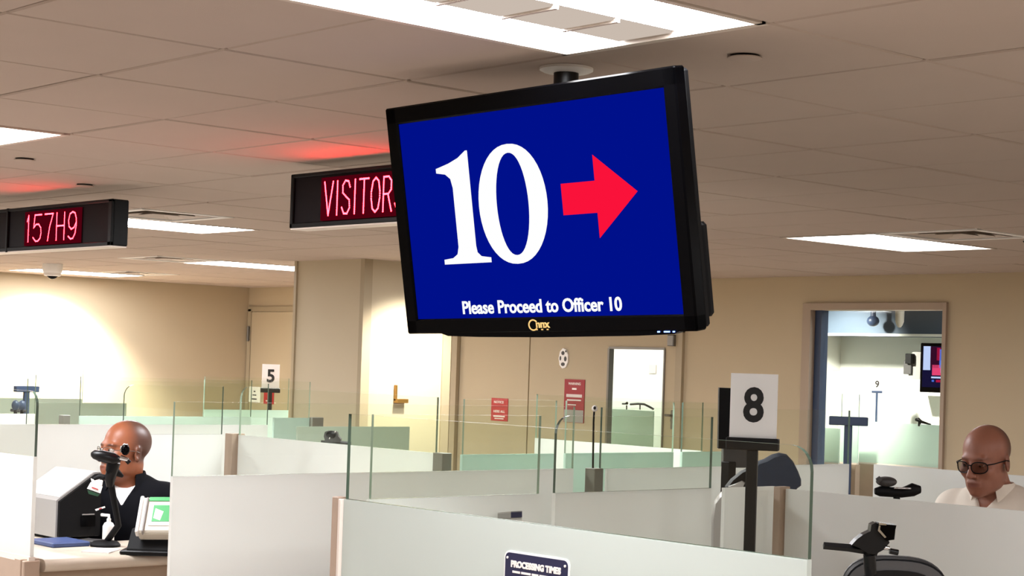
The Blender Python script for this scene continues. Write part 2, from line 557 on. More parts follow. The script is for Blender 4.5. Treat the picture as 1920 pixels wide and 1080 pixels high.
# ------------------------------------------------------------------ ceiling lights
def make_light(label, group=None, plain=False):
    L2, W2 = TY - .012, TX / 2 - .012      # half length (y), half width (x); origin at ceiling plane centre
    t = thing('ceiling_light', label, 'ceiling light', (0, 0, 0), 0, group)
    f = MB()
    f.box(-W2 - .012, W2 + .012, -L2 - .012, -L2 + .012, -.004, .03)
    f.box(-W2 - .012, W2 + .012, L2 - .012, L2 + .012, -.004, .03)
    f.box(-W2 - .012, -W2 + .008, -L2, L2, -.004, .03)
    f.box(W2 - .008, W2 + .012, -L2, L2, -.004, .03)
    f.box(-W2, W2, -L2, L2, .032, .04)
    f.build('lamp_frame', MT['lampframe'], t, world=False)
    xa, xb = -W2 + .008, W2 - .008
    c0, c1 = xa + .31 * (xb - xa), xa + .60 * (xb - xa)
    for (p, q) in (((xa, xb),) if plain else ((xa, c0 - .002), (c1 + .002, xb))):
        MB().add([(p, -L2 + .012, .010), (q, -L2 + .012, .010), (q, L2 - .012, .010), (p, L2 - .012, .010)], [(3, 2, 1, 0)]).build('diffuser', MT['lamp'], t, world=False)
    if plain: return t
    n = 6
    y0, y1 = -L2 + .012, L2 - .012
    for k in range(n):
        a = y0 + (y1 - y0) * k / n + .007; e = y0 + (y1 - y0) * (k + 1) / n - .007
        m_ = MB()
        # shallow pyramid-shaped basket panel
        m_.box(c0, c1, a, e, .004, .012, .003)
        m_.build('basket_panel', MT['basket'], t, world=False)
        if k: MB().box(c0 - .004, c1 + .004, a - .012, a - .002, .000, .012).build('basket_rib', MT['lampframe'], t, world=False)
    return t

proto = None
LBL = {
    (4, -2): 'large lit recessed ceiling light with grey basket squares above the hanging television',
    (-1, -2): 'lit recessed ceiling light cut by the left picture edge',
    (-6, 3): 'long lit ceiling light just right of the left red display sign',
    (-1, 3): 'lit ceiling light hidden behind the red VISITORS display sign',
    (-1, 8): 'lit ceiling light above the observation window on the right',
    (-6, 8): 'lit ceiling light hidden behind the hanging television screen near the column',
    (-11, 8): 'lit ceiling light running behind the beige column',
    (-16, 8): 'lit ceiling light washing the left wall beside the dome camera',
}
for (i, j) in LIGHTS + UNSEEN:
    lab = LBL.get((i, j), 'lit recessed ceiling light outside the picture over the front of the hall')
    grp = None if (i, j) in LBL else 'ceiling lights outside the picture'
    if proto is None:
        o = make_light(lab, grp)
        proto = 0
    elif proto == 0:
        o = proto = make_light(lab, grp, plain=True)
    else:
        o = copy_tree(proto)
        o['label'] = lab
        if grp: o['group'] = grp
    if (i, j) in ((-1, 8), (-6, 8)):            # two fixtures with weaker tubes
        for ch in o.children:
            if ch.name.startswith('diffuser'):
                ch.data = ch.data.copy(); ch.data.materials[0] = MT['lampd']
    o.location = (OX + (i + .5) * TX, OY + (j + 1) * TY, CEIL)
for (x, y, lab) in ((-6.55, 11.1, 'lit ceiling light in the room behind the observation window'), (-12.6, 10.98, 'lit ceiling light in the room behind the double door')):
    o = copy_tree(proto); o['label'] = lab
    o.location = (x, y, CEIL)

# ------------------------------------------------------------------ air vents, sprinkler covers, dome camera
def make_vent(label):
    t = thing('air_vent', label, 'vent', (0, 0, 0), 0, 'square ceiling air vents')
    hx, hy = TX / 2 - .006, TY / 2 - .006
    f = MB()
    f.box(-hx, hx, -hy, -hy + .05, -.003, .02).box(-hx, hx, hy - .05, hy, -.003, .02)
    f.box(-hx, -hx + .05, -hy, hy, -.003, .02).box(hx - .05, hx, -hy, hy, -.003, .02)
    f.build('vent_frame', MT['white'], t, world=False)
    for k in range(3):
        s_ = .20 - k * .06
        l_ = MB()
        for (sx, sy, ax) in ((1, 0, 0), (-1, 0, 0), (0, 1, 1), (0, -1, 1)):
            if ax == 0:
                l_.add([(sx * s_, -s_, .0), (sx * s_, s_, .0), (sx * (s_ - .035), s_ - .035, .022), (sx * (s_ - .035), -s_ + .035, .022)], [(0, 1, 2, 3)])
            else:
                l_.add([(-s_, sy * s_, .0), (s_, sy * s_, .0), (s_ - .035, sy * (s_ - .035), .022), (-s_ + .035, sy * (s_ - .035), .022)], [(0, 1, 2, 3)])
        l_.build('louver', MT['lampframe'], t, world=False)
    MB().box(-hx + .05, hx - .05, -hy + .05, hy - .05, .021, .03).build('vent_duct', MT['dgrey'], t, world=False)
    return t
vp = None
VL = ['white square air vent beside the lit ceiling light near the left red sign', 'white square air vent just in front of the light behind the column',
      'square air vent beside the lit ceiling light above the observation window', 'white square air vent close to the left wall beside the dome camera']
for (i, j), lab in zip(VENTS, VL):
    if vp is None: o = vp = make_vent(lab)
    else:
        o = copy_tree(vp); o['label'] = lab
    o.location = (OX + (i + .5) * TX, OY + (j + .5) * TY, CEIL)
for (x, y, lab) in ((-9.45, 8.0, 'added round ceiling fitting for the bright side of the column'), (-9.0, 10.95, 'added round ceiling fitting in the room behind the observation window'),
                    (-11.6, 11.9, 'added round ceiling fitting in the room behind the double door')):
    t = thing('added_downlight', lab, 'ceiling light', (x, y, CEIL))  # fixtures made up to go with the added spots
    MB().lathe([(.085, 0), (.085, -.004), (.07, -.008), (.068, 0)], n=28).build('trim_ring', MT['white'], t, world=False, smooth=40)
    MB().lathe([(.066, .002), (.0, .0025)], n=20).build('lens_disc', MT['lampd'], t, world=False)
# wire loop hanging near the right vent
o = MB().tube([(-5.02, 8.02, CEIL), (-4.99, 8.03, CEIL - .035), (-4.96, 8.04, CEIL - .055), (-4.93, 8.05, CEIL - .03), (-4.92, 8.05, CEIL - .002)], .006, 8).build('loose_cable', MT['matt'], None, smooth=60)
setp(o, 'dark loop of cable drooping from the ceiling at the right picture edge', 'cable')

sp = None
for (x, y, lab) in ((-2.67, 3.08, 'round sprinkler cover on the ceiling right of the television mount'), (-6.28, 3.08, 'round sprinkler cover on the ceiling at the left above the red sign'),
                    (-7.0, 3.72, 'round sprinkler cover lit red just above the left display sign'), (-14.0, 6.3, 'small round sprinkler cover near the dome camera')):
    if sp is None:
        o = sp = thing('sprinkler_cover', lab, 'sprinkler', (0, 0, 0), 0, 'sprinkler covers on the ceiling')
        MB().lathe([(.040, -.006), (.040, -.008), (.037, -.0095), (.0, -.010)], n=28).build('cover_plate', MT['tile'], o, world=False, smooth=40)
        MB().lathe([(.034, .001), (.034, -.0062)], n=28).build('shadow_gap', MT['matt'], o, world=False)
    else:
        o = copy_tree(sp); o['label'] = lab
    o.location = (x, y, CEIL)

t = thing('dome_camera', 'white dome security camera on the ceiling near the left wall', 'camera', (-13.66, 6.99, CEIL))
MB().lathe([(.085, 0), (.085, -.05), (.075, -.075), (.058, -.085)], n=28).build('housing', MT['white'], t, world=False, smooth=40)
MB().lathe([(.050, -.082), (.047, -.10), (.036, -.116), (.018, -.127), (.002, -.130)], n=28).build('dome', MT['gloss'], t, world=False, smooth=60)
MB().lathe([(.070, -.074), (.070, -.098), (.060, -.104), (.051, -.098)], n=28).build('trim_ring', MT['white'], t, world=False, smooth=40)

# ------------------------------------------------------------------ doors, window, wall fittings
# double door in the back wall
d1 = thing('door_1', None, None, (-10.4, YB, 0), kind='structure')
MB().box(DX0, DX0 + .075, YB - .03, YB + .12, 0, DZ1).box(DX1 - .07, DX1, YB - .03, YB + .12, 0, DZ1).box(DX0, DX1, YB - .03, YB + .12, DZ1 - .06, DZ1).box(DX0 - .06, DX0 - .02, YB - .02, YB, 0, DZ1 + .04).build('door_frame', MT['trim'], d1)
GX0, GX1, GZ0, GZ1 = -10.31, -9.68, 1.10, 1.925
MB().box(DX0 + .08, -11.295, YB + .01, YB + .05, .01, DZ1 - .065).build('door_leaf', MT['doorp'], d1)
lf = MB().box(-11.28, GX0, YB + .01, YB + .05, .01, DZ1 - .065).box(GX1, DX1 - .075, YB + .01, YB + .05, .01, DZ1 - .065).box(GX0, GX1, YB + .01, YB + .05, .01, GZ0).box(GX0, GX1, YB + .01, YB + .05, GZ1, DZ1 - .065).build('door_leaf', MT['doorp'], d1)
MB().box(GX0 - .012, GX0 + .008, YB + .0, YB + .055, GZ0, GZ1).box(GX1 - .008, GX1 + .006, YB + .0, YB + .055, GZ0, GZ1).box(GX0, GX1, YB, YB + .055, GZ1 - .006, GZ1 + .012).box(GX0, GX1, YB, YB + .055, GZ0 - .012, GZ0 + .006).build('vision_frame', MT['steel'], lf)
MB().box(GX0 + .008, GX1 - .008, YB + .025, YB + .031, GZ0 + .006, GZ1 - .006).build('vision_pane', MT['wglass'], lf)
h = MB().box(-9.575, -9.525, YB - .02, YB + .01, 1.29, 1.44, .004).tube([(-9.55, YB - .02, 1.40), (-9.55, YB - .05, 1.40), (-9.60, YB - .055, 1.40)], .009).lathe([(.018, 0), (.018, .02)], (-9.55, YB - .03, 1.36), 16, 'Y').build('door_handle', MT['steel'], lf, smooth=40)
MB().box(-9.60, -9.53, YB - .06, YB + .01, 1.95, 2.04, .006).build('door_closer', MT['steel'], lf)

# plain door in the back wall left of the column
d2 = thing('door_2', None, None, (-15.0, YB, 0), kind='structure')
MB().box(-15.68, -15.62, YB - .02, YB, 0, 2.26).box(-14.6, -14.52, YB - .02, YB, 0, 2.26).box(-15.68, -14.52, YB - .02, YB, 2.235, 2.285).build('door_frame', MT['trim'], d2)
MB().box(-15.615, -14.605, YB - .012, YB + .0, .01, 2.228).build('door_leaf', MT['doorp'], d2)
MB().box(-15.665, -15.625, YB - .032, YB - .018, 1.93, 2.07).tube([(-15.645, YB - .035, 1.92), (-15.645, YB - .035, 2.08)], .012).build('hinge', MT['steel'], d2)

# observation window
w1 = thing('window_1', None, None, ((WX0 + WX1) / 2, YB, WZ0), kind='structure')
fr = MB().box(WX0 - .0, WX0 + .075, YB - .025, YB + .14, WZ0, WZ1).box(WX1 - .03, WX1, YB - .025, YB + .14, WZ0, WZ1).box(WX0 + .0755, WX1 - .0305, YB - .025, YB + .14, WZ1 - .05, WZ1).box(WX0 + .0755, WX1 - .0305, YB - .025, YB + .14, WZ0, WZ0 + .05).build('window_frame', MT['winframe'], w1)
MB().box(WX0 + .076, WX0 + .135, YB + .03, YB + .11, WZ0 + .05, WZ1 - .05).build('gasket', MT['winblue'], fr)
MB().box(WX0 + .135, WX1 - .03, YB + .07, YB + .078, WZ0 + .05, WZ1 - .05).build('window_pane', MT['wglass'], w1)

# brass corner bracket on the column
o = MB().box(-10.1, -10.075, 7.90, 7.915, 1.47, 1.585, .002).box(-10.1, -10.05, 7.90, 8.00, 1.455, 1.485, .002).build('corner_bracket', MT['brass'], None)
setp(o, 'small brass L-shaped bracket on the bright side of the column', 'bracket')

def wall_notice(name, label, cat, x0, x1, z0, z1, m, lines, y=YB):
    """thin plate on the back wall with printed bars and marks"""
    t = thing(name, label, cat, ((x0 + x1) / 2, y, z0))
    MB().box(x0, x1, y - .006, y - .0005, z0, z1).build('plate', m, t)
    for (kind, cx, cz, ww, hh, mm) in lines:
        X = x0 + cx * (x1 - x0); Z = z0 + cz * (z1 - z0)
        if kind == 'bar':
            MB().box(X - ww / 2, X + ww / 2, y - .0075, y - .006, Z - hh / 2, Z + hh / 2).build('printed_panel', mm, t)
        else:
            T = Matrix.Translation((X, y - .0068, Z))
            text('lettering', kind, mm, t, T, width=ww, height=hh, bold=.002)
    return t
wk = MT['whiteink']
wall_notice('wall_notice', 'small red notice with two white text blocks on the door leaf', 'notice', -11.765, -11.545, 1.262, 1.462, MT['red'],
            [('NOTICE', .46, .83, .13, .022, wk), ('HERE ALL', .50, .42, .15, .022, wk), ('bar', .5, .64, .18, .004, MT['redd']), ('bar', .5, .2, .15, .012, MT['whiteink']), ('bar', .5, .1, .12, .008, MT['whiteink'])], YB + .01)
wall_notice('wall_notice', 'tall red notice with white text lines and grey lower part beside the door window', 'notice', -10.83, -10.585, 1.29, 1.655, MT['redd'],
            [('WARNING', .5, .90, .15, .022, wk), ('bar', .5, .78, .055, .016, wk), ('bar', .5, .62, .19, .026, MT['paperg']), ('bar', .5, .52, .17, .012, MT['paperg']), ('bar', .40, .41, .10, .010, MT['paperg']), ('bar', .5, .15, .235, .105, MT['grey'])], YB + .01)
wall_notice('wall_notice', 'white paper notice with small black emblem on the wall left of sign five', 'notice', -15.61, -15.40, 1.285, 1.445, MT['paper'],
            [('bar', .5, .70, .03, .012, MT['ink']), ('bar', .5, .46, .07, .010, MT['ink']), ('bar', .5, .20, .09, .012, MT['ink'])], YB - .012)
wall_notice('wall_notice', 'faded red notice partly behind the pole of sign five', 'notice', -15.33, -15.15, 1.275, 1.435, MT['red'],
            [('bar', .5, .6, .04, .09, MT['paperg']), ('bar', .5, .2, .10, .012, MT['paperg'])], YB - .012)
# pale ornament above the red notice
t = thing('wall_emblem', 'small white pierced emblem on the door above the tall red notice', 'emblem', (-10.85, YB, 1.76))
em = MB()
em.prism([(-10.85 + .058 * math.cos(a) * (1 if k % 2 else .93), 1.83 + .088 * math.sin(a) * (1 if k % 2 else .95)) for k, a in enumerate([2 * PI * i / 18 for i in range(18)])], YB - .002, YB + .01)
em.build('plate', MT['paper'], t)
for (cx, cz, rx, rz) in ((-.005, .045, .02, .018), (.026, -.004, .016, .022), (-.035, .0, .010, .02), (-.002, -.05, .024, .016), (.03, .06, .008, .01)):
    MB().prism([(-10.85 + cx + rx * math.cos(a), 1.83 + cz + rz * math.sin(a)) for a in [2 * PI * i / 10 for i in range(10)]], YB - .0035, YB - .002).build('dark_mark', MT['dgrey'], t)

# ================================================================== BOOTH PARTITIONS
ZD, ZF, ZG = 1.04, 1.39, 1.612

def rounded(a0, a1, z0, z1, r0, r1, n=6):
    """outline of a pane; r0/r1 round its top corners"""
    p = [(a0, z0), (a1, z0)]
    if r1 > 0:
        p += [(a1 - r1 + r1 * math.cos(t), z1 - r1 + r1 * math.sin(t)) for t in [PI / 2 * k / n for k in range(n + 1)]]
    else: p.append((a1, z1))
    if r0 > 0:
        p += [(a0 + r0 - r0 * math.sin(t), z1 - r0 + r0 * math.cos(t)) for t in [PI / 2 * k / n for k in range(n + 1)]]
    else: p.append((a0, z1))
    return p

def partition(axis, c, a0, a1, label, fm='frost', clear=True, r0=0.0, r1=0.0, g0=None, g1=None, base='tan', zf=ZF, zg=ZG, post=None, base_th=.06, zb=ZD, edge='edge', frost=True):
    """axis 'x': panel runs along x at y=c;  axis 'y': runs along y at x=c"""
    loc = ((a0 + a1) / 2, c, 0) if axis == 'x' else (c, (a0 + a1) / 2, 0)
    t = thing('booth_partition', label, 'partition', loc)
    pl = 'XZ' if axis == 'x' else 'YZ'
    h = base_th / 2
    def bx(p, q, cc0, cc1, z0, z1, bv=0):
        return MB().box(p, q, cc0, cc1, z0, z1, bv) if axis == 'x' else MB().box(cc0, cc1, p, q, z0, z1, bv)
    bx(a0, a1, c - h, c + h, 0, zb, .003).build('base_panel', MT[base], t)
    if frost:
        bx(a0 + .002, a1 - .002, c - .011, c + .011, zb - .012, zb + .012).build('channel', MT['alu'], t)
        bx(a0 + .004, a1 - .004, c - .007, c + .007, zb + .012, zf).build('frosted_panel', MT[fm], t)
    if clear:
        q0, q1 = (a0 + .004 if g0 is None else g0), (a1 - .004 if g1 is None else g1)
        m_ = MB()
        m_.prism(rounded(q0, q1, zf + .001, zg, r0, r1), c - .0048, c + .0048, pl, sides=1)
        m_.build('clear_pane', [MT['glass'], MT[edge]], t)
    if post:
        for (p0, p1, mm, zt, th) in post:
            bx(p0, p1, c - th / 2, c + th / 2, 0, zt, .002).build('post', MT[mm], t)
    return t

# first row, nearest the camera (y about 2.78)
partition('x', 2.78, -7.2, -5.5, 'frosted white partition cut by the left picture edge beside the seated officer', r1=.05, post=[(-5.56, -5.515, 'tan', ZD + .005, .07)])
partition('y', -4.545, 2.73, 4.38, 'wide frosted white partition right of the officer in dark uniform', edge='edgel')
partition('x', 2.745, -3.70, -2.17, 'nearest frosted partition carrying the processing times placard', fm='frostg', r1=.05, g0=-3.69, edge='edge',
          post=[(-3.737, -3.709, 'tan', ZF + .004, .03), (-3.709, -3.697, 'alu', ZF, .032)])
partition('y', -3.665, 2.79, 3.40, 'frosted partition running back from the tan corner post behind the nearest partition', g0=2.80, edge='edgel')
partition('y', -3.665, 3.455, 4.13, 'frosted partition with a curved glass edge in the middle behind the nearest partition', r0=.05)
partition('y', -3.665, 4.185, 4.44, 'narrow frosted white partition behind the pole of sign eight', clear=False)
# second row (y about 4.4)
partition('x', 4.38, -3.57, -1.9, 'plain grey frosted partition in front of the man in the white polo shirt', clear=False, post=[(-3.601, -3.573, 'tan', ZF + .006, .05)])
partition('y', -4.50, 4.50, 5.92, 'frosted partition running back from the grey post in the middle', g0=4.47, r1=0, post=[(4.42, 4.465, 'greypost', ZF + .004, .05)])
partition('x', 4.50, -6.90, -5.46, 'grey frosted partition between the tan post and a grey post left of centre', clear=True, r0=.06, zg=1.615,
          post=[(-6.965, -6.905, 'tan', ZF + .006, .07), (-5.455, -5.395, 'greypost', ZF + .004, .05)], edge='edgel')
partition('y', -5.36, 4.54, 5.06, 'teal frosted partition right of the grey post in the centre', fm='teal', clear=True, edge='edgel', g0=4.55)
partition('y', -5.36, 5.11, 5.78, 'long teal frosted partition below the door window', fm='teal', edge='edgel')
partition('y', -5.36, 5.83, 6.30, 'short teal frosted partition left of sign eight', fm='teal', r0=.0, edge='edge')
partition('y', -6.95, 3.92, 4.44, 'bright frosted partition left of the tan post behind the officer', clear=True, r0=.05, edge='edge')
partition('y', -7.93, 3.70, 5.35, 'long pale frosted partition behind the head of the officer', clear=True, g0=3.95, edge='edge')
# third row (y about 6.05)
partition('x', 6.04, -6.55, -5.42, 'white frosted partition slanting below the red notices', clear=True, edge='edgel')
partition('x', 6.04, -4.46, -2.6, 'white frosted partition far behind the navy chair', clear=False)
partition('y', -7.76, 5.42, 6.19, 'sage green frosted partition in front of the column', fm='sage', clear=False)
partition('y', -9.0, 4.80, 5.95, 'mint frosted partition in the far left block of booths', fm='mint', edge='edge', post=[(4.69, 4.735, 'greypost', ZF + .004, .05)])
partition('y', -9.25, 4.30, 4.66, 'short white frosted partition at far left beside a grey post', clear=True, edge='edgel')
partition('y', -8.90, 6.04, 6.31, 'small teal frosted partition in front of the beige column', fm='teal', g0=5.55, edge='edgel', post=[(6.315, 6.40, 'greypost', ZF + .004, .05)])
partition('y', -10.2, 6.36, 7.05, 'pale far frosted partition below sign five', fm='mint', clear=True, edge='edgel')
partition('y', -11.33, 5.70, 6.42, 'sage far frosted partition against the bright left wall', fm='sage', clear=False)
partition('y', -12.23, 5.75, 6.55, 'grey green far frosted partition at the back left', fm='sage', clear=True, edge='edgel')

# desks
def desk(label, x0, x1, y0, y1, far_side=True):
    t = thing('booth_desk', label, 'desk', ((x0 + x1) / 2, (y0 + y1) / 2, 0))
    r = .022
    prof = [(x0, ZD - .044), (x1 - r, ZD - .044)] + [(x1 - r + r * math.cos(a), ZD - r + r * math.sin(a)) for a in [-PI / 2 + PI * k / 8 for k in range(9)]] + [(x0, ZD)]
    b = MB(); b.prism(prof, y0, y1, 'XZ'); b.build('desk_top', MT['desk'], t, smooth=40)
    MB().box(x1 - .09, x1 - .05, y0, y1, 0, ZD - .045).build('front_panel', MT['tand'], t)
    MB().box(x0, x1 - .09, y0, y0 + .03, 0, ZD - .045).build('side_panel', MT['tand'], t)
    if far_side: MB().box(x0, x1 - .09, y1 - .03, y1, 0, ZD - .045).build('side_panel', MT['tand'], t)
    return t
dk = desk('beige counter with a rounded edge in front of the seated officer', -5.95, -5.50, 2.83, 4.45)
MB().box(-6.55, -5.95, 2.83, 3.31, ZD - .044, ZD - .0005).build('desk_return', MT['desk'], dk)
MB().box(-6.55, -6.50, 2.83, 3.31, 0, ZD - .045).build('side_panel', MT['tand'], dk)
desk('beige counter under sign eight hidden behind the nearest partition', -3.62, -2.9, 3.5, 4.33)
desk('beige counter under the black monitor at the lower right', -2.86, -2.16, 2.80, 4.33)
desk('beige counter in front of the man in the white polo', -3.62, -3.1, 4.45, 5.02, far_side=False)
desk('beige counter behind the navy chair carrying a black display', -4.44, -4.10, 4.65, 5.9)
desk('beige counter in the booth behind the centre teal partitions', -6.75, -5.95, 4.56, 5.4)
desk('beige counter in the far booth carrying the blue sign holder', -5.28, -4.62, 6.12, 7.0)
desk('beige counter at the far left carrying a plain sign holder', -10.1, -9.45, 4.4, 5.3)
desk('beige counter at the back carrying sign five', -12.15, -11.5, 7.2, 8.0)

# ================================================================== NUMBER SIGNS
def number_sign(label, num, x, y, zbar, zbase, rotz, s=1.0, card='card', blank=False, barm='pole'):
    t = thing('number_sign', label, 'sign', (x, y, zbase), rotz)
    T = Matrix.Translation((x, y, 0)) @ Matrix.Rotation(rotz, 4, 'Z')
    b = MB(); b.T = T
    b.box(-.0165 * s, .0165 * s, -.012 * s, .012 * s, zbase + .004, zbar, .002); b.build('pole', MT[barm], t)
    b = MB(); b.T = T
    b.box(-.06 * s, .06 * s, -.05 * s, .05 * s, zbase, zbase + .008, .002); b.build('foot_plate', MT[barm], t)
    b = MB(); b.T = T
    b.box(-.078 * s, .078 * s, -.018 * s, .018 * s, zbar, zbar + .036 * s, .003)
    b.build('card_holder', MT[barm], t)
    b = MB(); b.T = T
    z0 = zbar + .034 * s
    b.box(-.0695 * s, .0695 * s, -.003, .003, z0, z0 + .192 * s)
    c = b.build('card', MT[card], t)
    if num:
        hgt = .105 * s
        text('numeral', num, MT['ink'], c, T @ Matrix.Translation((0, -.0036, z0 + .1 * s)), height=hgt, width=hgt * .58, bold=.0028)
    return t
def face_cam(x, y, extra=0.0):
    return math.atan2(-x, y) + extra     # -Y of the sign towards the camera at the origin
number_sign('white card with a black eight on a black pole at right', '8', -3.40, 4.01, 1.525, ZD, face_cam(-3.40, 4.01, -.12))
number_sign('small white card with a black five on a black pole left of the column', '5', -11.72, 7.92, 1.475, ZD, face_cam(-11.72, 7.92), card='paperg')
number_sign('glare-hidden sign card made clear on a wide blue black holder before the observation window', None, -4.94, 6.49, 1.53, ZD, face_cam(-4.94, 6.49), s=1.12, card='glass', barm='winblue')  # white card left see-through to copy the glare that swallows it
number_sign('glare-hidden sign card made clear on a blue black holder at the far left before the bright wall', None, -9.75, 4.85, 1.50, ZD, face_cam(-9.75, 4.85, .55), card='glass', barm='winblue')  # clear stand-in for a white card lost against the bright wall

# ================================================================== TELEVISION
TVC = Vector((-3.0613, 2.7866, 2.113))
tvx = Vector((.99889, .04434, .01616)); tvn = Vector((.04638, -.98549, -.1633)); tvu = Vector((-.00868, -.16387, .98644))
TT = Matrix(((tvx.x, -tvn.x, tvu.x, TVC.x), (tvx.y, -tvn.y, tvu.y, TVC.y), (tvx.z, -tvn.z, tvu.z, TVC.z), (0, 0, 0, 1)))
tv = thing('television', 'large black flat television hanging from the ceiling showing 10 and a red arrow', 'television', (-3.13, 2.95, CEIL))
def tb(): 
    b = MB(); b.T = TT; return b
SW, SH = .440, .2475
b = tb()
b.box(-.482, -SW, -.006, .03, -.285, .291, .004).box(SW, .478, -.006, .03, -.285, .291, .004)
b.box(-.482, .478, -.006, .03, SH, .291, .004).box(-.482, .478, -.006, .03, -.285, -SH, .004)
b.build('bezel', MT['gloss'], tv)
b = tb()
ch = [(-.36, -.283), (.43, -.283), (.41, -.291), (.30, -.294), (0, -.296), (-.22, -.294), (-.33, -.291)]
b.prism(ch, -.004, .02); b.build('chin_strip', MT['gloss'], tv)
b = tb()
b.box(-.478, .474, .028, .05, -.28, .286, .006).box(-.40, .42, .05, .085, -.27, .22, .012).box(.30, .47, .05, .075, -.26, -.05, .008)
b.build('back_housing', MT['matt'], tv)
b = tb(); b.add([(-SW, .0, -SH), (SW, .0, -SH), (SW, .0, SH), (-SW, .0, SH)], [(0, 1, 2, 3)])
scr = b.build('screen', MT['screen'], tv)
def flat(poly, m, name, parent, y=-.0012):
    b = tb(); b.prism(poly, y, y + .0006); return b.build(name, m, parent)
# numeral 1 with serifs
one = [(-.318, -.112), (-.150, -.112), (-.150, -.100), (-.183, -.096), (-.196, -.086), (-.199, -.070), (-.199, .163), (-.206, .163),
       (-.235, .147), (-.270, .136), (-.317, .126), (-.317, .115), (-.285, .110), (-.268, .098), (-.262, .075), (-.262, -.070), (-.268, -.088), (-.285, -.097), (-.318, -.100)]
flat(one, MT['scrwhite'], 'numeral', scr)
# numeral 0: thick-thin ring
b = tb(); n = 48
vs_ = []
for yy in (-.0012, -.0006):
    for (rx, rz, e) in ((.116, .143, 1.0), (.054, .122, 1.0)):
        for k in range(n):
            a = 2 * PI * k / n
            ca, sa = math.cos(a), math.sin(a)
            vs_.append((-.059 + rx * math.copysign(abs(ca) ** .93, ca), yy, .024 + rz * sa))
fs_ = []
for k in range(n):
    j = (k + 1) % n
    fs_ += [(k, j, n + j, n + k), (2 * n + k, 3 * n + k, 3 * n + j, 2 * n + j), (k, 2 * n + k, 2 * n + j, j), (n + k, n + j, 3 * n + j, 3 * n + k)]
b.add(vs_, fs_); b.build('numeral', MT['scrwhite'], scr)
flat([(.105, -.012), (.212, -.012), (.212, -.070), (.338, .029), (.212, .120), (.212, .061), (.105, .061)], MT['scrred'], 'arrow', scr)
text('caption', 'Please Proceed to Officer 10', MT['scrwhite'], scr, TT @ Matrix.Translation((-.004, -.0012, -.221)), width=.530, height=.033, bold=.0024)
# gold maker mark on the lower bezel
gold = mat('gold_print', (226, 190, 120), 0.35, metal=0.4, noise=0.05)
b = tb()
b.T = TT @ Matrix.Translation((-.022, -.0072, -.266))
for k in range(14):
    a0_, a1_ = .6 + 5.0 * k / 14, .6 + 5.0 * (k + 1) / 14
    for aa in (0,):
        b.add([(.017 * math.cos(a0_), 0, .014 * math.sin(a0_)), (.017 * math.cos(a1_), 0, .014 * math.sin(a1_)), (.012 * math.cos(a1_), 0, .0105 * math.sin(a1_)), (.012 * math.cos(a0_), 0, .0105 * math.sin(a0_))], [(0, 1, 2, 3)])
lg = b.build('logo_mark', gold, tv)
text('logo_lettering', 'nnx', gold, tv, TT @ Matrix.Translation((.010, -.0068, -.2665)), width=.046, height=.013, bold=.003)
b = tb()
for xx in (-.012, .006, .024): b.box(xx - .003, xx + .003, -.0072, -.0062, -.2785, -.2755)
b.build('logo_dots', gold, tv)
for (xx, ww) in ((.368, .006), (.392, .016), (.412, .005)):
    b = tb(); b.box(xx - ww / 2, xx + ww / 2, -.0078, -.0055, -.2865, -.2835); b.build('power_light', MT['blueled'], tv)
# mount
MB().lathe([(.066, CEIL), (.066, CEIL - .006), (.058, CEIL - .010), (.030, CEIL - .013)], (-3.13, 2.95, 0), 32).build('ceiling_flange', MT['white'], tv, smooth=40)
MB().tube([(-3.13, 2.95, CEIL), (-3.13, 2.95, 2.06)], .031, 20).build('mount_pole', MT['black'], tv, smooth=40)
MB().box(-3.21, -3.05, 2.90, 3.0, 2.02, 2.2, .006).build('mount_bracket', MT['black'], tv)

# ================================================================== RED LED SIGNS
GLY = {  # strokes in a 1 x 1 box
    '1': [[(.15, .78), (.5, 1), (.5, 0)]],
    '5': [[(.95, 1), (.2, 1), (.1, .52), (.35, .64), (.65, .64), (.9, .5), (.95, .3), (.85, .1), (.6, 0), (.35, 0), (.05, .14)]],
    '7': [[(.05, 1), (.95, 1), (.6, .5), (.42, 0)]],
    'H': [[(.08, 0), (.08, 1)], [(.92, 0), (.92, 1)], [(.08, .52), (.92, .52)]],
    '9': [[(.1, .1), (.35, 0), (.6, .02), (.82, .2), (.92, .5), (.9, .75), (.75, .95), (.5, 1), (.22, .93), (.08, .7), (.15, .47), (.4, .36), (.7, .42), (.9, .6)]],
    'V': [[(.02, 1), (.5, 0), (.98, 1)]],
    'I': [[(.5, 0), (.5, 1)]],
    'S': [[(.92, .8), (.75, .97), (.4, 1), (.12, .86), (.14, .64), (.5, .52), (.86, .42), (.92, .18), (.65, .01), (.3, .02), (.06, .2)]],
    'T': [[(.02, 1), (.98, 1)], [(.5, 1), (.5, 0)]],
    'O': [[(.5, 1), (.2, .9), (.05, .6), (.05, .4), (.2, .1), (.5, 0), (.8, .1), (.95, .4), (.95, .6), (.8, .9), (.5, 1)]],
    'R': [[(.08, 0), (.08, 1), (.6, 1), (.88, .88), (.88, .62), (.6, .5), (.08, .5)], [(.55, .5), (.95, 0)]],
}
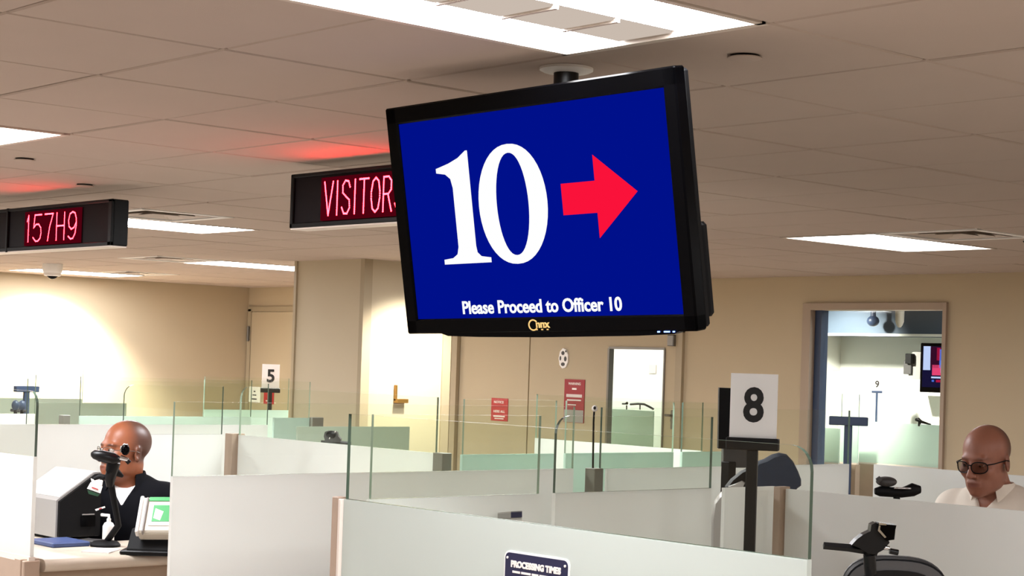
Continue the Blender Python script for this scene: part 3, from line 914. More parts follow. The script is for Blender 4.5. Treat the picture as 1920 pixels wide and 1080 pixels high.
def led_sign(label, x0, x1, y, z0, z1, words, text_x0, lw, gap, th, seams=(), rods=()):
    t = thing('display_sign', label, 'display sign', ((x0 + x1) / 2, y + .04, CEIL), 0, 'red letter display signs on the ceiling')
    f = .014
    b = MB().box(x0, x1, y + .012, y + .085, z0, z1, .005)
    b.box(x0, x1, y, y + .014, z1 - f, z1, .003).box(x0, x1, y, y + .014, z0, z0 + f * 1.3, .003)
    b.box(x0, x0 + f * 1.4, y, y + .014, z0, z1, .003).box(x1 - f * 2.2, x1, y, y + .014, z0, z1, .003)
    for sx in seams: b.box(sx - .008, sx + .008, y - .002, y + .014, z0 - .004, z1 + .002, .002)
    b.build('housing', MT['signblack'], t)
    MB().box(x0 + .004, x1 - .004, y + .004, y + .08, z0 - .006, z0 - .0005).build('bottom_strip', MT['alu'], t)
    MB().box(x0 + f, x1 - f * 2, y + .009, y + .0125, z0 + f, z1 - f).build('face_panel', MT['ledface'], t)
    for sx in rods:
        MB().tube([(sx, y + .05, z1 - .01), (sx, y + .05, CEIL)], .006, 8).build('hanger_rod', MT['black'], t)
    zc = (z0 + z1) / 2 - .002
    tx1 = text_x0 + sum(lw * (.45 if c in 'I1' else 1) + gap for c in words) - gap
    md = MB().box(text_x0 - .022, tx1 + .022, y - .0015, y + .009, zc - th / 2 - .018, zc + th / 2 + .018).build('halo_panel', MT['ledhalo'], t)  # red halo of the letters painted as a dim glowing panel
    x = text_x0
    for c in words:
        wd = lw * (.45 if c in 'I1' else 1)
        b = MB()
        done = set()
        for st in GLY[c]:
            for (p, q) in zip(st[:-1], st[1:]):
                p_ = (x + p[0] * wd, zc - th / 2 + p[1] * th); q_ = (x + q[0] * wd, zc - th / 2 + q[1] * th)
                L = math.hypot(q_[0] - p_[0], q_[1] - p_[1]); n_ = max(1, int(L / .0062))
                for k in range(n_ + 1):
                    xx = p_[0] + (q_[0] - p_[0]) * k / n_; zz = p_[1] + (q_[1] - p_[1]) * k / n_
                    key = (round(xx / .004), round(zz / .004))
                    if key in done: continue
                    done.add(key)
                    r = .0042
                    b.add([(xx + r * math.cos(a), y - .003, zz + r * .9 * math.sin(a)) for a in [2 * PI * i / 7 for i in range(7)]] + [(xx, y - .005, zz)],
                          [(i, (i + 1) % 7, 7) for i in range(7)])
        b.build('led_character', MT['leddot'], t)
        x += wd + gap
    return t
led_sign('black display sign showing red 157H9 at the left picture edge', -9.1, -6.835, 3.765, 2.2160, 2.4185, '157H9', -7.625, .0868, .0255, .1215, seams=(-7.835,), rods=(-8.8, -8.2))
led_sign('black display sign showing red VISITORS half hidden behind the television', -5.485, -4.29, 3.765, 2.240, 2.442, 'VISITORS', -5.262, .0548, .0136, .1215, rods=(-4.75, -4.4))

# ================================================================== PLACARD on the nearest partition
t = thing('placard', 'navy and white processing times placard on the nearest partition', 'placard', (-2.949, 2.738, 1.06))
px0, px1, pz0, pz1, py = -3.054, -2.844, 1.055, 1.318, 2.738
def rr(x0, x1, z0, z1, r):
    p = []
    for (cx, cz, a0) in ((x1 - r, z1 - r, 0), (x0 + r, z1 - r, PI / 2), (x0 + r, z0 + r, PI), (x1 - r, z0 + r, 1.5 * PI)):
        p += [(cx + r * math.cos(a0 + PI / 2 * k / 5), cz + r * math.sin(a0 + PI / 2 * k / 5)) for k in range(6)]
    return p
MB().prism(rr(px0 - .004, px1 + .004, pz0 - .004, pz1 + .004, .016), py - .003, py + .0).build('white_border', MT['paper'], t)
MB().prism(rr(px0, px1, pz0, pz1, .013), py - .0042, py - .003).build('navy_panel', MT['navy'], t)
MB().box(px0, px0 + .014, py - .0050, py - .0042, pz0 + .01, pz1 - .058).build('red_stripe', MT['redd'], t)
MB().box(px0 + .014, px1 - .014, py - .0050, py - .0042, pz0 + .012, pz1 - .058).build('white_panel', MT['paper'], t)
text('heading', 'PROCESSING TIMES', MT['whiteink'], t, Matrix.Translation((-2.949, py - .0048, pz1 - .025)), width=.168, height=.016, bold=.006)
for k, (a, b_) in enumerate(((-.078, -.052), (-.048, -.016), (-.012, .010), (.014, .044), (.048, .080))):
    MB().box(-2.949 + a, -2.949 + b_, py - .0052, py - .0042, pz1 - .0455, pz1 - .0405).build('subheading', MT['whiteink'], t)
for (a, b_, dz) in ((.03, .045, .068), (.05, .068, .068), (.03, .058, .076)):
    MB().box(px0 + a, px0 + b_, py - .0056, py - .0050, pz1 - dz - .002, pz1 - dz + .002).build('text_line', MT['dgrey'], t)
for sx in (px0 + .008, px1 - .008):
    MB().lathe([(.003, 0), (.003, -.002)], (sx, py - .004, pz1 - .012), 10, 'Y').build('fixing_screw', MT['whiteink'], t)

# ================================================================== DESK EQUIPMENT
def at(px_, py_, D):
    """point at depth D on the sight line of the photograph's pixel"""
    d = np.array([(px_ - 960) / 3296.8, -(py_ - 622.4) / 3296.8, 1.0]) @ CAM_R
    return Vector((d[0] * D, d[1] * D, EYE + d[2] * D))

def stalk_camera(label, pts, base, zb, r=.011):
    """gooseneck desk camera: base plate, stalk; head parts added by the caller"""
    t = thing('desk_camera', label, 'camera', (base[0], base[1], zb))
    MB().lathe([(.055, zb), (.055, zb + .008), (.045, zb + .018), (.014, zb + .024)], (base[0], base[1], 0), 20).build('base', MT['matt'], t, smooth=40)
    MB().tube([(base[0], base[1], zb + .01)] + pts, r, 10).build('stalk', MT['matt'], t, smooth=60)
    return t

# --- officer's counter -------------------------------------------------
t = thing('slanted_monitor', 'grey backed slanted monitor with black side on the counter of the officer', 'monitor', (-6.18, 3.2, ZD))
prof = [(3.145, ZD + .012), (3.145, ZD + .150), (3.155, ZD + .158), (3.30, ZD + .255), (3.325, ZD + .255), (3.325, ZD + .012)]
MB().prism(prof, -6.36, -6.045, 'YZ').build('case', MT['grey'], t)
MB().prism([(3.152, ZD + .014), (3.152, ZD + .147), (3.30, ZD + .247), (3.322, ZD + .250), (3.322, ZD + .014)], -6.045, -6.030, 'YZ').build('side_panel', MT['matt'], t)
MB().box(-6.031, -6.027, 3.24, 3.30, ZD + .05, ZD + .09).build('port_recess', MT['gloss'], t)
MB().box(-6.031, -6.026, 3.245, 3.295, ZD + .094, ZD + .098).build('slot', MT['grey'], t)
MB().prism([(3.16, ZD + .1625), (3.295, ZD + .2525), (3.295, ZD + .2555), (3.16, ZD + .1655)], -6.35, -6.05, 'YZ').build('top_panel', MT['white'], t)
MB().box(-6.30, -6.09, 3.17, 3.31, ZD, ZD + .012).build('foot', MT['matt'], t)

p = [at(222, 985, 6.42), at(214, 940, 6.40), at(208, 905, 6.38), at(205, 882, 6.36)]
t = stalk_camera('black gooseneck camera in front of the face of the officer', p, (-5.80, 3.22), ZD, .012)
b = MB()
a0, a1 = at(171, 852, 6.34), at(228, 857, 6.36)
b.tube([a0, at(176, 852, 6.34), at(190, 855, 6.34), at(212, 860, 6.35), at(226, 862, 6.36)], [.008, .016, .021, .022, .010], 14)
b.build('camera_head', MT['black'], t, smooth=50)
MB().tube([at(205, 884, 6.36), at(209, 872, 6.36), at(214, 862, 6.36)], [.014, .019, .014], 12).build('joint', MT['matt'], t, smooth=50)
MB().tube([at(217, 866, 6.37), at(211, 880, 6.37), at(206, 897, 6.375), at(206, 912, 6.38)], [.018, .021, .020, .013], 12).build('swivel_housing', MT['black'], t, smooth=50)
MB().ellipsoid(at(235, 843, 6.36), (.016, .016, .021)).build('lens_cover', MT['gloss'], t, smooth=60)
MB().tube([at(226, 848, 6.355), at(227, 838, 6.355), at(233, 833, 6.355), at(240, 834, 6.355)], .003, 8).build('chrome_rim', MT['chrome'], t, smooth=60)
MB().tube([at(226, 858, 6.35), at(240, 862, 6.35)], [.010, .007], 12).build('lens_barrel', MT['chrome'], t, smooth=60)
MB().tube([at(238, 863, 6.37), at(243, 868, 6.37)], [.009, .009], 10).build('knob', MT['black'], t, smooth=60)
MB().tube([at(215, 880, 6.38), at(222, 888, 6.39), at(230, 893, 6.40)], [.013, .012, .006], 10).build('clamp', MT['matt'], t, smooth=60)
MB().tube([at(196, 896, 6.38), at(188, 893, 6.38), at(176, 898, 6.38)], [.012, .010, .006], 10).build('clamp', MT['matt'], t, smooth=60)

# fingerprint scanner on a black wedge stand
t = thing('fingerprint_scanner', 'cream fingerprint scanner with green glass on a black stand', 'scanner', (-5.66, 3.42, ZD), 0)
sc_o = at(297, 964, 6.24)
ang = math.radians(36)
# local axes: ax = image right (R-like), ay up the slope, an = normal
ax = Vector((.667, .745, .03)).normalized()
toc = Vector((.745, -.667, 0)).normalized()
an = (toc * math.sin(math.radians(50)) + Vector((0, 0, 1)) * math.cos(math.radians(50))).normalized()
ay = an.cross(ax).normalized()
ST = Matrix(((ax.x, ay.x, an.x, sc_o.x), (ax.y, ay.y, an.y, sc_o.y), (ax.z, ay.z, an.z, sc_o.z), (0, 0, 0, 1)))
def sb():
    b = MB(); b.T = ST; return b
sb().box(-.065, .10, -.075, .075, -.055, .0, .006).build('case', MT['cream'], t)
sb().box(-.073, -.060, -.078, .078, -.028, .004, .003).build('side_rail', MT['white'], t)
sb().box(-.050, -.042, -.078, .070, -.02, .008, .003).build('side_rail', MT['grey'], t)
sb().box(-.03, .095, -.050, .050, -.002, .003).build('platen_frame', MT['white'], t)
pg = sb().box(-.02, .09, -.034, .036, .002, .0045).build('green_platen', MT['green'], t)
sb().add([(-.015, -.02, .0049), (.01, -.03, .0049), (.018, .008, .0049), (-.012, .022, .0049)], [(0, 1, 2, 3)]).build('glare_strip', MT['whiteink'], pg)
sb().box(-.04, .09, .056, .072, -.001, .0035).build('green_bar', MT['green'], t)
sb().box(-.045, .095, -.078, -.073, -.045, -.01).build('front_panel', MT['cream'], t)
b = MB()
c = Vector((sc_o.x, sc_o.y, 0)) - toc * .02
b.T = Matrix(((ax.x, toc.x, 0, c.x), (ax.y, toc.y, 0, c.y), (0, 0, 1, ZD), (0, 0, 0, 1)))
b.prism([(-.08, 0), (.06, 0), (.055, .022), (-.02, .085), (-.08, .085)], -.10, .09, 'YZ')
b.build('stand', MT['matt'], t)
b = MB(); b.T = Matrix(((ax.x, toc.x, 0, c.x), (ax.y, toc.y, 0, c.y), (0, 0, 1, ZD), (0, 0, 0, 1)))
b.box(-.125, .06, -.07, .06, 0, .016, .004); b.build('stand_foot', MT['black'], t)

o = MB().box(-6.00, -5.82, 3.02, 3.17, ZD, ZD + .018, .004).build('folder', MT['blue'], None)
setp(o, 'blue folder lying on the counter in front of the slanted monitor', 'folder')
b = MB(); b.T = Matrix.Translation((-5.88, 3.225, ZD)) @ Matrix.Rotation(.5, 4, 'Z')
b.box(-.06, .06, -.035, .035, 0, .016, .004)
o = b.build('card_reader', MT['dgrey'], None); setp(o, 'small dark grey card reader between the blue folder and the papers', 'card reader')
b = MB(); b.T = Matrix.Translation((-5.665, 3.13, ZD)) @ Matrix.Rotation(.75, 4, 'Z')
b.box(-.05, .05, -.07, .07, 0, .004)
o = b.build('paper_stack', MT['paperg'], None); setp(o, 'thin stack of pale papers on the officer counter edge', 'paper')
t = thing('bottle', 'white pump bottle standing beside the slanted monitor', 'bottle', (-5.955, 3.33, ZD))
MB().lathe([(.020, ZD), (.022, ZD + .004), (.022, ZD + .06), (.016, ZD + .072), (.008, ZD + .076), (.008, ZD + .088)], (-5.925, 3.30, 0), 16).build('body', MT['white'], t, smooth=40)
MB().tube([(-5.925, 3.30, ZD + .085), (-5.925, 3.30, ZD + .10), (-5.955, 3.285, ZD + .10)], .006, 8).build('pump', MT['white'], t, smooth=60)

# --- lower right booth: round-topped monitor with camera ------------------
mc = at(1678, 1128, 3.84)
t = thing('monitor', 'dark monitor with a rounded top at the lower right corner', 'monitor', (mc.x, mc.y, ZD))
mya = math.atan2(-mc.x, mc.y)
MTm = Matrix.Translation(mc) @ Matrix.Rotation(mya + .1, 4, 'Z')
def mb2():
    b = MB(); b.T = MTm; return b
def se(rx, rz, e=.72, n=40, zo=0):
    return [(rx * math.copysign(abs(math.cos(a)) ** e, math.cos(a)), zo + rz * math.copysign(abs(math.sin(a)) ** e, math.sin(a))) for a in [2 * PI * k / n for k in range(n)]]
mb2().prism(se(.116, .096), -.03, .02).build('rear_shell', MT['matt'], t, smooth=50)
mb2().prism(se(.112, .092), -.035, -.03).build('rear_rim', MT['dgrey'], t)
mb2().prism(se(.096, .078, zo=-.006), -.038, -.034).build('rear_panel', MT['black'], t)
mb2().prism(se(.118, .098), .02, .034).build('screen_bezel', MT['dgrey'], t)
mb2().box(-.02, .02, -.02, .01, -(mc.z - ZD) + .01, -.08, .003).build('neck', MT['matt'], t)
mb2().box(-.08, .08, -.06, .06, -(mc.z - ZD), -(mc.z - ZD) + .012, .003).build('foot', MT['matt'], t)
D0 = 3.68
q0 = at(1632, 1085, D0)
t = stalk_camera('black desk camera with a long bar in front of the rounded monitor', [at(1630, 1075, D0), at(1629, 1052, D0), at(1628, 1034, D0)], (q0.x, q0.y), ZD, .009)
MB().tube([at(1544, 1023, D0), at(1590, 1027, D0), at(1645, 1034, D0)], [.0075, .008, .010], 4).build('bar', MT['black'], t)
b = MB()
body = [(1597, 1022), (1606, 1012), (1618, 1003), (1632, 996), (1634, 984), (1642, 980), (1650, 984), (1664, 1006), (1668, 1018), (1655, 1032), (1640, 1040), (1628, 1038), (1610, 1027)]
def slab(poly, D, th):
    b = MB()
    f = [at(x, y, D) for x, y in poly]; g = [at(x, y, D) - Vector((CAM_R[2][0], CAM_R[2][1], CAM_R[2][2])) * -th for x, y in poly]
    n = len(poly)
    b.add(f + g, [tuple(range(n)), tuple(range(2 * n - 1, n - 1, -1))] + [(k, n + k, n + (k + 1) % n, (k + 1) % n) for k in range(n)])
    return b
slab(body, D0 - .012, .03).build('camera_body', MT['black'], t)
slab([(1649, 982), (1681, 985), (1679, 993), (1677, 1012), (1662, 1014), (1652, 1004)], D0 - .02, .045).build('lens_hood', MT['gloss'], t)
slab([(1648, 980), (1662, 982), (1662, 985), (1648, 984)], D0 - .025, .02).build('chrome_edge', MT['chrome'], t)
slab([(1648, 985), (1651, 986), (1650, 993), (1662, 1007), (1659, 1009), (1646, 995)], D0 - .024, .004).build('chrome_edge', MT['chrome'], t)
MB().tube([at(1652, 1026, D0), at(1668, 1028, D0)], [.006, .004], 8).build('lever', MT['chrome'], t, smooth=50)
MB().tube([at(1668, 1033, D0), at(1684, 1036, D0)], .0062, 8).build('knob', MT['black'], t, smooth=50)
MB().tube([at(1630, 1040, D0), at(1632, 1075, D0 + .005)], .013, 12).build('sleeve', MT['black'], t, smooth=50)

# --- desk camera beyond the right partition -------------------------------
D0 = 5.72
q0 = at(1682, 960, D0)
t = stalk_camera('grey black desk camera left of the man in the white polo', [at(1682, 950, D0), at(1681, 930, D0)], (q0.x, q0.y), ZD)
b = MB(); b.tube([at(1640, 921, D0), at(1650, 921, D0), at(1690, 924, D0), at(1712, 918, D0), at(1726, 918, D0)], [.010, .017, .016, .022, .012], 12); b.build('camera_head', MT['matt'], t, smooth=50)
MB().ellipsoid(at(1662, 903, D0), (.034, .034, .017)).build('lens_cover', MT['dgrey'], t, smooth=60)
MB().tube([at(1645, 902, D0 - .02), at(1652, 897, D0 - .02)], .010, 10).build('lens_cover_tip', MT['dgrey'], t, smooth=60)
MB().tube([at(1676, 915, D0 - .03), at(1708, 916, D0 - .03)], .003, 8).build('chrome_rim', MT['chrome'], t, smooth=60)
# --- clip-like desk camera left of centre --------------------------------
D0 = 7.75
q0 = at(632, 845, D0)
t = stalk_camera('grey black desk camera above the grey partition left of centre', [at(632, 845, D0), at(630, 832, D0)], (q0.x, q0.y), ZD, .010)
MB().tube([at(602, 828, D0), at(630, 830, D0), at(658, 832, D0)], [.006, .009, .009], 10).build('bar', MT['dgrey'], t, smooth=50)
slab([(610, 829), (607, 818), (609, 810), (614, 808), (619, 811), (624, 808), (632, 811), (634, 818), (639, 824), (638, 829)], D0 - .02, .05).build('camera_body', MT['dgrey'], t)
MB().ellipsoid(at(621, 815, D0 - .01), (.024, .024, .018)).build('lens_cover', MT['matt'], t, smooth=60)
for (x, y) in ((618, 822), (628, 810)):
    MB().ellipsoid(at(x, y, D0 - .035), (.004, .004, .004), 8, 6).build('bright_screw', MT['chrome'], t)
# --- far left pair of desk cameras ---------------------------------------
D0 = 9.8
for (cx, lab) in ((29, 'grey blue desk camera at the far left beside the plain sign pole'), (41, 'second grey blue desk camera right behind the plain sign pole at far left')):
    D0 += .15
    q0 = at(cx, 790, D0)
    t = stalk_camera(lab, [at(cx, 780, D0), at(cx, 768, D0)], (q0.x, q0.y), ZD, .010)
    MB().ellipsoid(at(cx, 760, D0), (.022, .022, .030)).build('camera_head', MT['winblue'], t, smooth=60)
    MB().tube([at(cx - 9, 769, D0), at(cx + 8, 771, D0)], .008, 8).build('bar', MT['dgrey'], t, smooth=50)

# --- round-headed microphone on the grey post -----------------------------
t = thing('microphone', 'thin microphone with a round white head above the grey post in the middle', 'microphone', (-4.505, 4.44, ZF))
MB().tube([(-4.505, 4.44, ZF + .002), at(1113, 790, 6.27), at(1114, 772, 6.27)], .0035, 8).build('stem', MT['matt'], t, smooth=60)
hc = at(1115, 766, 6.27)
MB().ellipsoid(hc, (.0105, .0105, .0115)).build('head', MT['paper'], t, smooth=60)
MB().ellipsoid(at(1115, 765, 6.26), (.005, .005, .006)).build('capsule', MT['ink'], t, smooth=60)

# --- black display left of sign eight --------------------------------------
D0 = 6.35
q0 = at(1360, 850, D0)
t = thing('upright_display', 'narrow black upright display just left of sign eight', 'display', (q0.x, q0.y, ZD))
slab([(1349, 727), (1371, 728), (1370, 842), (1347, 841)], D0, .04).build('panel', MT['matt'], t)
slab([(1372, 733), (1374, 734), (1372, 800), (1370, 800)], D0 + .005, .02).build('edge_light', MT['red'], t)
slab([(1357, 842), (1406, 842), (1404, 877), (1356, 877)], D0 + .01, .07).build('housing', MT['dgrey'], t)
b = MB().box(q0.x - .02, q0.x + .02, q0.y - .0, q0.y + .04, ZD, q0.z - .03, .003).build('stand', MT['matt'], t)

# --- navy chair --------------------------------------------------------------
D0 = 5.92
q0 = at(1436, 1000, D0)
t = thing('office_chair', 'navy chair with rounded back behind the pole of sign eight', 'chair', (q0.x, q0.y, 0))
def pillow(poly, D, th, inset=.88):
    cx = sum(p[0] for p in poly) / len(poly); cy = sum(p[1] for p in poly) / len(poly)
    fw = Vector((CAM_R[2][0], CAM_R[2][1], CAM_R[2][2]))
    n = len(poly); b = MB(); V = []
    for (s_, d_) in ((inset, 0), (.97, th * .22), (1.0, th * .5), (.97, th * .78), (inset, th)):
        V += [at(cx + (x - cx) * s_, cy + (y - cy) * s_, D) + fw * d_ for x, y in poly]
    F = [tuple(range(n)), tuple(range(5 * n - 1, 4 * n - 1, -1))]
    for r in range(4):
        F += [(r * n + k, (r + 1) * n + k, (r + 1) * n + (k + 1) % n, r * n + (k + 1) % n) for k in range(n)]
    b.add(V, F)
    return b
pillow([(1418, 868), (1436, 862), (1452, 853), (1464, 850), (1478, 853), (1490, 866), (1499, 884), (1505, 900), (1505, 912), (1498, 917), (1480, 940), (1420, 960), (1405, 940), (1404, 895)], D0, .08).build('backrest', MT['navyf'], t, smooth=50)
pillow([(1361, 914), (1372, 900), (1392, 884), (1420, 872), (1432, 880), (1430, 912), (1420, 930), (1372, 930)], D0 + .03, .06).build('backrest_side', MT['matt'], t, smooth=50)
pillow([(1366, 912), (1378, 908), (1392, 902), (1398, 905), (1394, 914), (1384, 922), (1366, 922)], D0 - .01, .02).build('pale_bracket', MT['silver'], t, smooth=50)
pillow([(1364, 915), (1352, 926), (1341, 940), (1336, 975), (1336, 1040), (1352, 1050), (1362, 1020), (1368, 960)], D0 - .02, .06).build('silver_shell', MT['silver'], t, smooth=50)
MB().box(q0.x - .03, q0.x + .03, q0.y - .02, q0.y + .06, .62, 1.34, .006).build('back_post', MT['matt'], t)
MB().box(q0.x - .21, q0.x + .21, q0.y - .05, q0.y + .34, .62, .68, .02).build('seat', MT['navyf'], t)
MB().tube([(q0.x, q0.y + .14, .06), (q0.x, q0.y + .14, .63)], .03, 14).build('gas_column', MT['black'], t, smooth=40)
for k in range(5):
    a = 2 * PI * k / 5 + .3
    MB().tube([(q0.x, q0.y + .14, .09), (q0.x + .27 * math.cos(a), q0.y + .14 + .27 * math.sin(a), .03)], [.022, .018], 8).build('base_leg', MT['black'], t, smooth=40)
    MB().ellipsoid((q0.x + .27 * math.cos(a), q0.y + .14 + .27 * math.sin(a), .026), (.026, .026, .026), 10, 6).build('caster', MT['black'], t, smooth=60)

# --- small grey sign holder clipped on a partition near the centre ------------
sg = at(956, 972, 4.9)
t = thing('handset', 'small grey and navy handset lying behind the nearest partition', 'handset', (sg.x, sg.y, sg.z - .02))
slab([(933, 963), (958, 961), (958, 971), (933, 972)], 4.85, .03).build('grip', MT['silver'], t)
slab([(958, 961), (979, 960), (979, 970), (958, 971)], 4.85, .03).build('navy_end', MT['navy'], t)
slab([(938, 972), (979, 970), (979, 978), (938, 979)], 4.86, .025).build('cradle', MT['white'], t)
tt_ = at(958, 978, 4.87)
MB().box(tt_.x - .012, tt_.x + .012, tt_.y - .01, tt_.y + .02, ZD, tt_.z).build('stand', MT['white'], t)
desk('beige counter between the two near frosted partitions', -4.40, -3.80, 3.2, 4.35)

# ================================================================== ROOM BEHIND THE WINDOW
struct('wall_soffit', MB().box(-9.7, -3.4, 11.9, YFAR, 2.108, CEIL), MT['soffit'])
struct('trim_3', MB().box(-9.7, -3.4, 11.885, 11.9, 2.095, 2.116), MT['wallw'])
def aty(px_, py_, Y):
    d = np.array([(px_ - 960) / 3296.8, -(py_ - 622.4) / 3296.8, 1.0]) @ CAM_R
    return Vector((d[0] * Y / d[1], Y, EYE + d[2] * Y / d[1]))
t = thing('dome_camera', 'dark dome camera under the slate soffit seen through the window', 'camera', tuple(aty(1637, 590, 11.75)))
c = aty(1637, 602, 11.75)
MB().ellipsoid((c.x, c.y, c.z), (.05, .05, .045)).build('dome', MT['winblue'], t, smooth=60)
MB().tube([(c.x, c.y, c.z + .03), (c.x, c.y, CEIL + .012)], .022, 12).build('stem', MT['winblue'], t, smooth=60)
c = aty(1687, 596, 11.4)
t = thing('pendant_lamp', 'small cream pendant lamp seen through the top of the window', 'lamp', (c.x, c.y, CEIL))
MB().lathe([(.030, c.z + .075), (.036, c.z + .06), (.034, c.z - .03), (.022, c.z - .06), (.010, c.z - .075)], (c.x, c.y, 0), 16).build('shade', MT['cream'], t, smooth=50)
MB().tube([(c.x, c.y, c.z + .07), (c.x, c.y, CEIL + .012)], .006, 8).build('cord', MT['matt'], t)
# wall television in that room
Y0 = 12.0
A, B_ = aty(1726, 643, Y0), aty(1800, 738, Y0)
t = thing('television', 'small wall television with a colourful picture behind the window', 'television', (A.x, Y0 + .05, B_.z))
MB().box(A.x, B_.x, Y0, Y0 + .06, B_.z, A.z, .006).build('bezel', MT['gloss'], t)
sA, sB = aty(1731, 649, Y0), aty(1796, 728, Y0)
MB().box(sA.x, sB.x, Y0 - .002, Y0 + .001, sB.z, sA.z).build('screen', emit('small_screen_navy', (20, 18, 60), .8), t)
sp_ = {'w': emit('small_screen_white', (200, 214, 255), 1.0), 'r': emit('small_screen_red', (190, 24, 70), .9), 'p': emit('small_screen_pink', (240, 70, 120), 1.0), 'm': emit('small_screen_maroon', (60, 10, 44), .8), 'b': emit('small_screen_blue', (80, 120, 230), .9)}
for (x0, y0, x1, y1, k) in ((1732, 649, 1744, 694, 'w'), (1745, 650, 1760, 690, 'm'), (1757, 652, 1763, 676, 'r'), (1762, 655, 1772, 690, 'b'), (1748, 684, 1765, 704, 'p'), (1764, 676, 1771, 700, 'w'), (1746, 706, 1772, 710, 'w'), (1747, 712, 1751, 716, 'b'), (1755, 712, 1763, 717, 'r')):
    a, b_ = aty(x0, y0, Y0 - .003), aty(x1, y1, Y0 - .003)
    MB().box(a.x, b_.x, Y0 - .0035, Y0 - .002, b_.z, a.z).build('picture_area', sp_[k], t)
MB().box(A.x + .05, A.x + .25, Y0 + .06, YFAR, B_.z + .15, B_.z + .22).build('wall_bracket', MT['dgrey'], t)
Y0 = 12.15
a, b_ = aty(1707, 660, Y0), aty(1733, 712, Y0)
t = thing('wall_box', 'grey box with a black front unit left of the small wall television', 'box', ((a.x + b_.x) / 2, Y0, b_.z))
MB().prism([(a.x + .02, a.z), (b_.x, a.z + .005), (b_.x, b_.z), (a.x - .02, b_.z)], Y0, Y0 + .16).build('case', MT['grey'], t)
MB().box(a.x, b_.x, Y0 + .16, YFAR, b_.z + .05, b_.z + .1).build('wall_bracket', MT['dgrey'], t)
a, b_ = aty(1697, 663, Y0 - .05), aty(1708, 682, Y0 - .05)
MB().box(a.x, b_.x, Y0 - .05, Y0 + .06, b_.z, a.z, .004).build('front_unit', MT['matt'], t)
a, b_ = aty(1694, 676, Y0 - .02), aty(1708, 702, Y0 - .02)
MB().box(a.x, b_.x, Y0 - .02, Y0 + .08, b_.z, a.z, .004).build('front_unit', MT['dgrey'], t)
a, b_ = aty(1700, 737, 12.3), aty(1790, 744, 12.3)
o = MB().box(a.x, b_.x, 12.3, YFAR, b_.z, a.z).build('wall_shelf', MT['white'], None); setp(o, 'thin white wall shelf under the small wall television', 'shelf')
# partitions in that room
def back_part(label, p0, p1, Y, fm, base='tan', clear=False, zf=1.39):
    x0 = aty(p0, 790, Y).x; x1 = aty(p1, 790, Y).x
    return partition('x', Y, x0, x1, label, fm=fm, clear=clear, base=base, zf=zf, edge='edgel')
back_part('mint glass partition seen through the observation window', 1612, 1790, 11.9, 'mint')
back_part('pale partition behind the glass at the left part of the window', 1535, 1576, 11.5, 'mint', zf=1.33)
back_part('mint partition with clear glass top behind the blue black sign holder', 1577, 1611, 11.7, 'mint', clear=True)
back_part('mint glass partition seen through the door window', 1120, 1226, 11.4, 'mint')
c = aty(1643, 778, 12.1)
o = number_sign('small white card with a nine on a thin pole behind the window', '9', c.x, 12.1, aty(1643, 737, 12.1).z, 0.0, face_cam(c.x, 12.1), s=.56, barm='winblue', card='paperg')
t = thing('desk_phone', 'black curved handset seen above the mint partition through the door window', 'phone', (aty(1190, 768, 11.41).x, 11.41, aty(1190, 768, 11.41).z))
def hs(pts, Y, r):
    b = MB(); b.tube([aty(x, y, Y) for x, y in pts], r, 8); return b
hs([(1182, 758), (1196, 757), (1208, 758), (1218, 763), (1225, 767)], 11.41, .010).build('handset', MT['black'], t, smooth=60)
hs([(1167, 757), (1172, 757), (1176, 756)], 11.41, [.008, .008, .014]).build('base_knob', MT['black'], t, smooth=60)
hs([(1175, 760), (1175, 768)], 11.41, .006).build('support', MT['black'], t)
hs([(1200, 758), (1200, 768)], 11.41, .006).build('support', MT['black'], t)
t = thing('desk_phone', 'black handset resting on the mint partition under the small wall television', 'phone', (aty(1730, 796, 11.9).x, 11.9, aty(1730, 796, 11.9).z))
hs([(1717, 787), (1722, 787), (1728, 791), (1745, 796)], 11.9, [.012, .018, .012, .006]).build('handset', MT['black'], t, smooth=60)
hs([(1724, 790), (1724, 799)], 11.9, .012).build('support', MT['black'], t)
o = MB().box(aty(1217, 682, YFAR - .01).x, aty(1230, 682, YFAR - .01).x, YFAR - .012, YFAR - .0005, aty(1217, 700, YFAR).z, aty(1217, 684, YFAR).z).build('wall_plate', MT['paperg'], None)
setp(o, 'small pale square plate on the white wall seen through the door window', 'wall plate')

